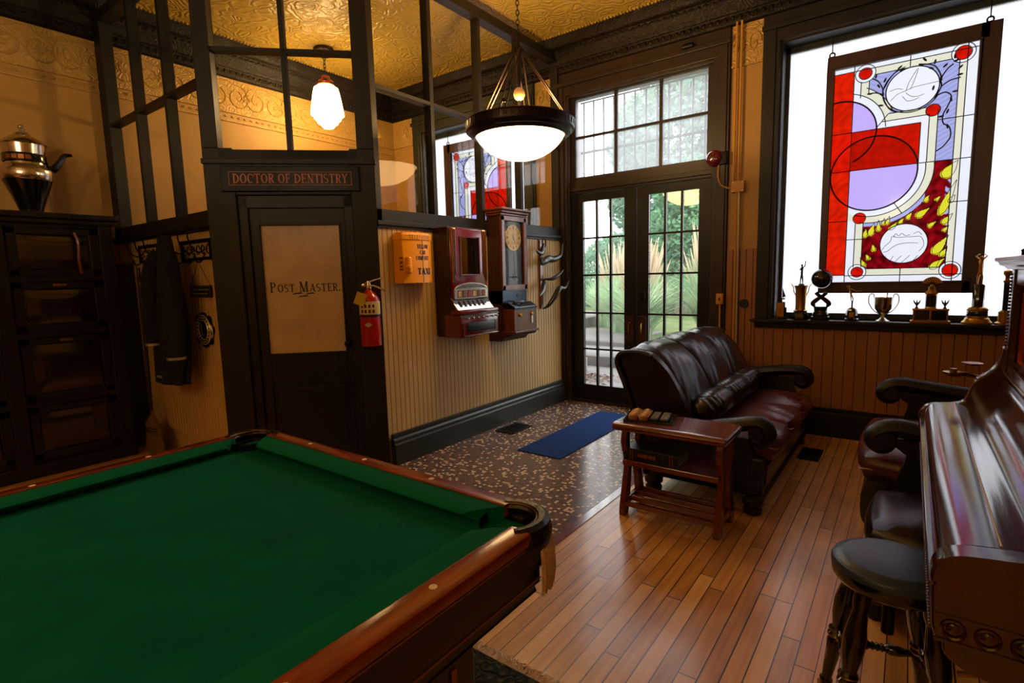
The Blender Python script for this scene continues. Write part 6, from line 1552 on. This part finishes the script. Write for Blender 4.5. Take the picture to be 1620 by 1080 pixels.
for hx in (-.585, .345):
    mb = MB().tube([(hx, 0, 3.055 + .0), (hx, 0, 3.19)], .004, 6).tube([(hx + .018 * math.cos(a * PI / 6), 0, 3.045 + .02 * math.sin(a * PI / 6)) for a in range(12)], .006, 6, closed=True).box(hx - .02, hx + .02, -.008, .008, 3.005, 3.035)
    mb.build('hanging_hook', 'iron', SG)
S2 = copy_tree(SG); S2.location = (-4.4, 5.115, 0); S2.scale = (-1.007, 1, 1.0); S2['label'] = 'mirrored stained glass panel hung inside the office window at left'
SG['group'] = S2['group'] = 'stained glass panels in the shop windows'

# ================================================================ OUTSIDE
struct(MB().box(-8.5, 3, 5.24, 8.4, -.12, -.02).build('patio', 'concrete'))
struct(MB().box(-40, 30, 8.4, 60, -.1, .06).build('lawn', 'lawn'))
struct(MB().box(-9.5, -4.3, 8.4, 11.4, -.1, .08).box(-14, -6.6, 11.4, 17, -.1, .085).build('path', 'concrete'))
struct(MB().box(-8.5, 3, 7.5, 8.4, -.1, .12).build('terrace', 'concrete'))
o = MB().rbox(-5.6, -2.6, 7.2, 7.52, -.03, .14, .02).build('stone_step', 'stone_dark'); tag(o, 'low rough grey stone step crossing the patio outside the left door', 'step')
o = MB().rbox(-4.9, -3.3, 8.38, 8.56, .0, .20, .02).build('kerb_stone', 'stone_dark'); tag(o, 'low dark stone kerb across the path outside the left door', 'kerb')
o = MB().rbox(-6.75, -6.4, 10.5, 15, .0, .3, .03).build('kerb_stone', 'stone_dark'); tag(o, 'long dark stone edging running away beside the path outside', 'kerb')
mb = MB(); rnd = random.Random(8)
for k in range(420):
    x, y = rnd.gauss(-3.55, .35), rnd.gauss(6.35, .22); a = rnd.uniform(0, 6); s = rnd.uniform(.02, .045)
    if y < 5.3 or y > 6.55: continue
    c, d = math.cos(a) * s, math.sin(a) * s
    mb.add([(x - c, y - d, -.019 + rnd.random() * .02), (x + d * .5, y - c * .5, -.012 + rnd.random() * .03), (x + c, y + d, -.019 + rnd.random() * .02), (x - d * .5, y + c * .5, -.012)], [(0, 1, 2, 3)])
tag(mb.build('fallen_leaves', 'dry_leaf'), 'dry brown leaves scattered on the patio outside the left door', 'leaves', kind='stuff')
t = thing('porch_post', 'pale wooden porch post standing outside the left door leaf', 'post', (-3.80, 6.7, -.02))
MB().box(-.07, .07, -.07, .07, 0, 3.3).build('shaft', 'siding', t, bevel=.01); MB().box(-.09, .09, -.09, .09, 0, .2).build('base', 'siding', t, bevel=.01)
g = thing('security_grille', 'thin iron bars outside the transom window over the doors', 'window bars', (-2.2, 5.27, 2.4))
for k in range(13): MB().tube([(-.70 + k * .1165, 0, -.04), (-.70 + k * .1165, 0, .80)], .011, 6).build('bar', 'iron', g)
MB().box(-.74, .74, -.006, .006, .265, .29).box(-.74, .74, -.006, .006, -.04, -.025).box(-.74, .74, -.006, .006, .785, .80).build('cross_bar', 'iron', g)
def grass(x, y, h, n, label, seed, spread=.55, plume=False):
    g = thing('ornamental_grass', label, 'grass clump', (x, y, .05)); rnd = random.Random(seed); mb = MB(); mp = MB()
    for k in range(n):
        a = rnd.uniform(0, 2 * PI); r_ = rnd.random() ** .6 * .16; hh = h * rnd.uniform(.55, 1.0); lean = rnd.uniform(.1, 1) * spread; w = rnd.uniform(.009, .019)
        c, s = math.cos(a), math.sin(a); vs = []
        for q in range(7):
            tt = q / 6; d = r_ + lean * tt ** 2 * (1 + .3 * tt); z = hh * (tt - .32 * lean / spread * tt ** 3)
            ww = w * (1 - tt) ** .6 + .001
            vs += [(c * d - s * ww, s * d + c * ww, z), (c * d + s * ww, s * d - c * ww, z)]
        mb.add(vs, [(2 * q, 2 * q + 1, 2 * q + 3, 2 * q + 2) for q in range(6)])
        if plume and k % 14 == 0:
            d = r_ + lean * .5; mp.tube([(c * r_, s * r_, 0), (c * d * .5, s * d * .5, hh * .7), (c * d * .8, s * d * .8, hh * 1.0), (c * d, s * d, hh * 1.22)], [.004, .004, .022, .004], 5)
    mb.build('blades', 'grass_blade', g)
    if plume: mp.build('plumes', 'grass_plume', g)
grass(-3.95, 9.3, 1.6, 1100, 'tall grass clump with plumes behind the right door leaf, nearest clump', 1, spread=.85, plume=True)
grass(-5.15, 10.9, 1.7, 1000, 'tall grass clump seen through the middle of the glass doors', 2, spread=.9, plume=True)
grass(-3.15, 10.6, 1.9, 1000, 'tall plumed grass clump at the right edge of the glass doors', 3, spread=.9, plume=True)
grass(-6.1, 12.0, 1.5, 600, 'lower grass clump beyond the stone edging left of the others', 4)
def leafy(name, label, cat, x, y, blobs, n, m_, seed, ls=.09, trunk=None):
    g = thing(name, label, cat, (x, y, -.06)); rnd = random.Random(seed); mb = MB()
    for bx, by, bz, br in blobs:
        k_ = int(n * br * br)
        for k in range(k_):
            u, v, w = rnd.gauss(0, 1), rnd.gauss(0, 1), rnd.gauss(0, 1); L_ = math.sqrt(u * u + v * v + w * w); r_ = br * rnd.uniform(.72, 1.04)
            p = Vector((bx + u / L_ * r_, by + v / L_ * r_, bz + w / L_ * r_ * .9)); d = Vector((rnd.gauss(0, 1), rnd.gauss(0, 1), rnd.gauss(0, 1))).normalized(); e = d.orthogonal().normalized(); s = ls * rnd.uniform(.6, 1.3)
            mb.add([p - d * s, p + e * s * .5, p + d * s, p - e * s * .5], [(0, 1, 2, 3)])
    mb.build('foliage', m_, g)
    if trunk: MB().tube([(0, 0, 0), (.1, 0, trunk * .5), (0, 0, trunk)], [.22, .17, .1], 10).build('trunk', 'bark', g)
leafy('leafy_tree', 'large green tree filling the transom panes at right', 'tree', -7.3, 21, [(0, 0, 6.5, 2.6), (1.8, 0, 4.6, 2.0), (-1.2, 0, 4.3, 1.7), (.8, .5, 8.4, 1.8), (2.8, 0, 7.4, 2.0), (-1.9, 0, 6.4, 1.1), (1.5, 0, 2.3, 2.0)], 900, 'leaf_pale', 1, .15, 5)
leafy('leafy_tree', 'dark green tree behind the tall grass at the right door leaf', 'tree', -5.9, 17, [(0, 0, 2.2, 1.6), (1.6, 0, 2.6, 1.8), (-1.2, .5, 1.5, 1.1), (.4, 0, 3.9, 1.2)], 1500, 'leaf_green', 2, .11, 2.5)
leafy('hedge_bush', 'rounded pale green bush behind the path at the left door leaf', 'bush', -10.2, 20, [(0, 0, 1.2, 1.5), (2.0, 0, 1.0, 1.3), (-2.0, 0, 1.1, 1.5), (3.4, 0, 1.3, 1.5)], 900, 'leaf_pale', 3, .10)
leafy('distant_tree', 'distant hazy green trees beyond the lawn outside', 'tree', -23, 36, [(0, 0, 1.6, 2.6), (.8, 0, 3.0, 1.6)], 300, 'leaf_pale', 4, .22)
dt = bpy.data.objects['distant_tree']; dt['group'] = 'distant trees beyond the lawn'
for k in range(5):
    c = copy_tree(dt); c.location = (-17.6 + 5.4 * k, 36 + (k % 2), -.06); c.scale = (1, 1, 1 + .12 * k)
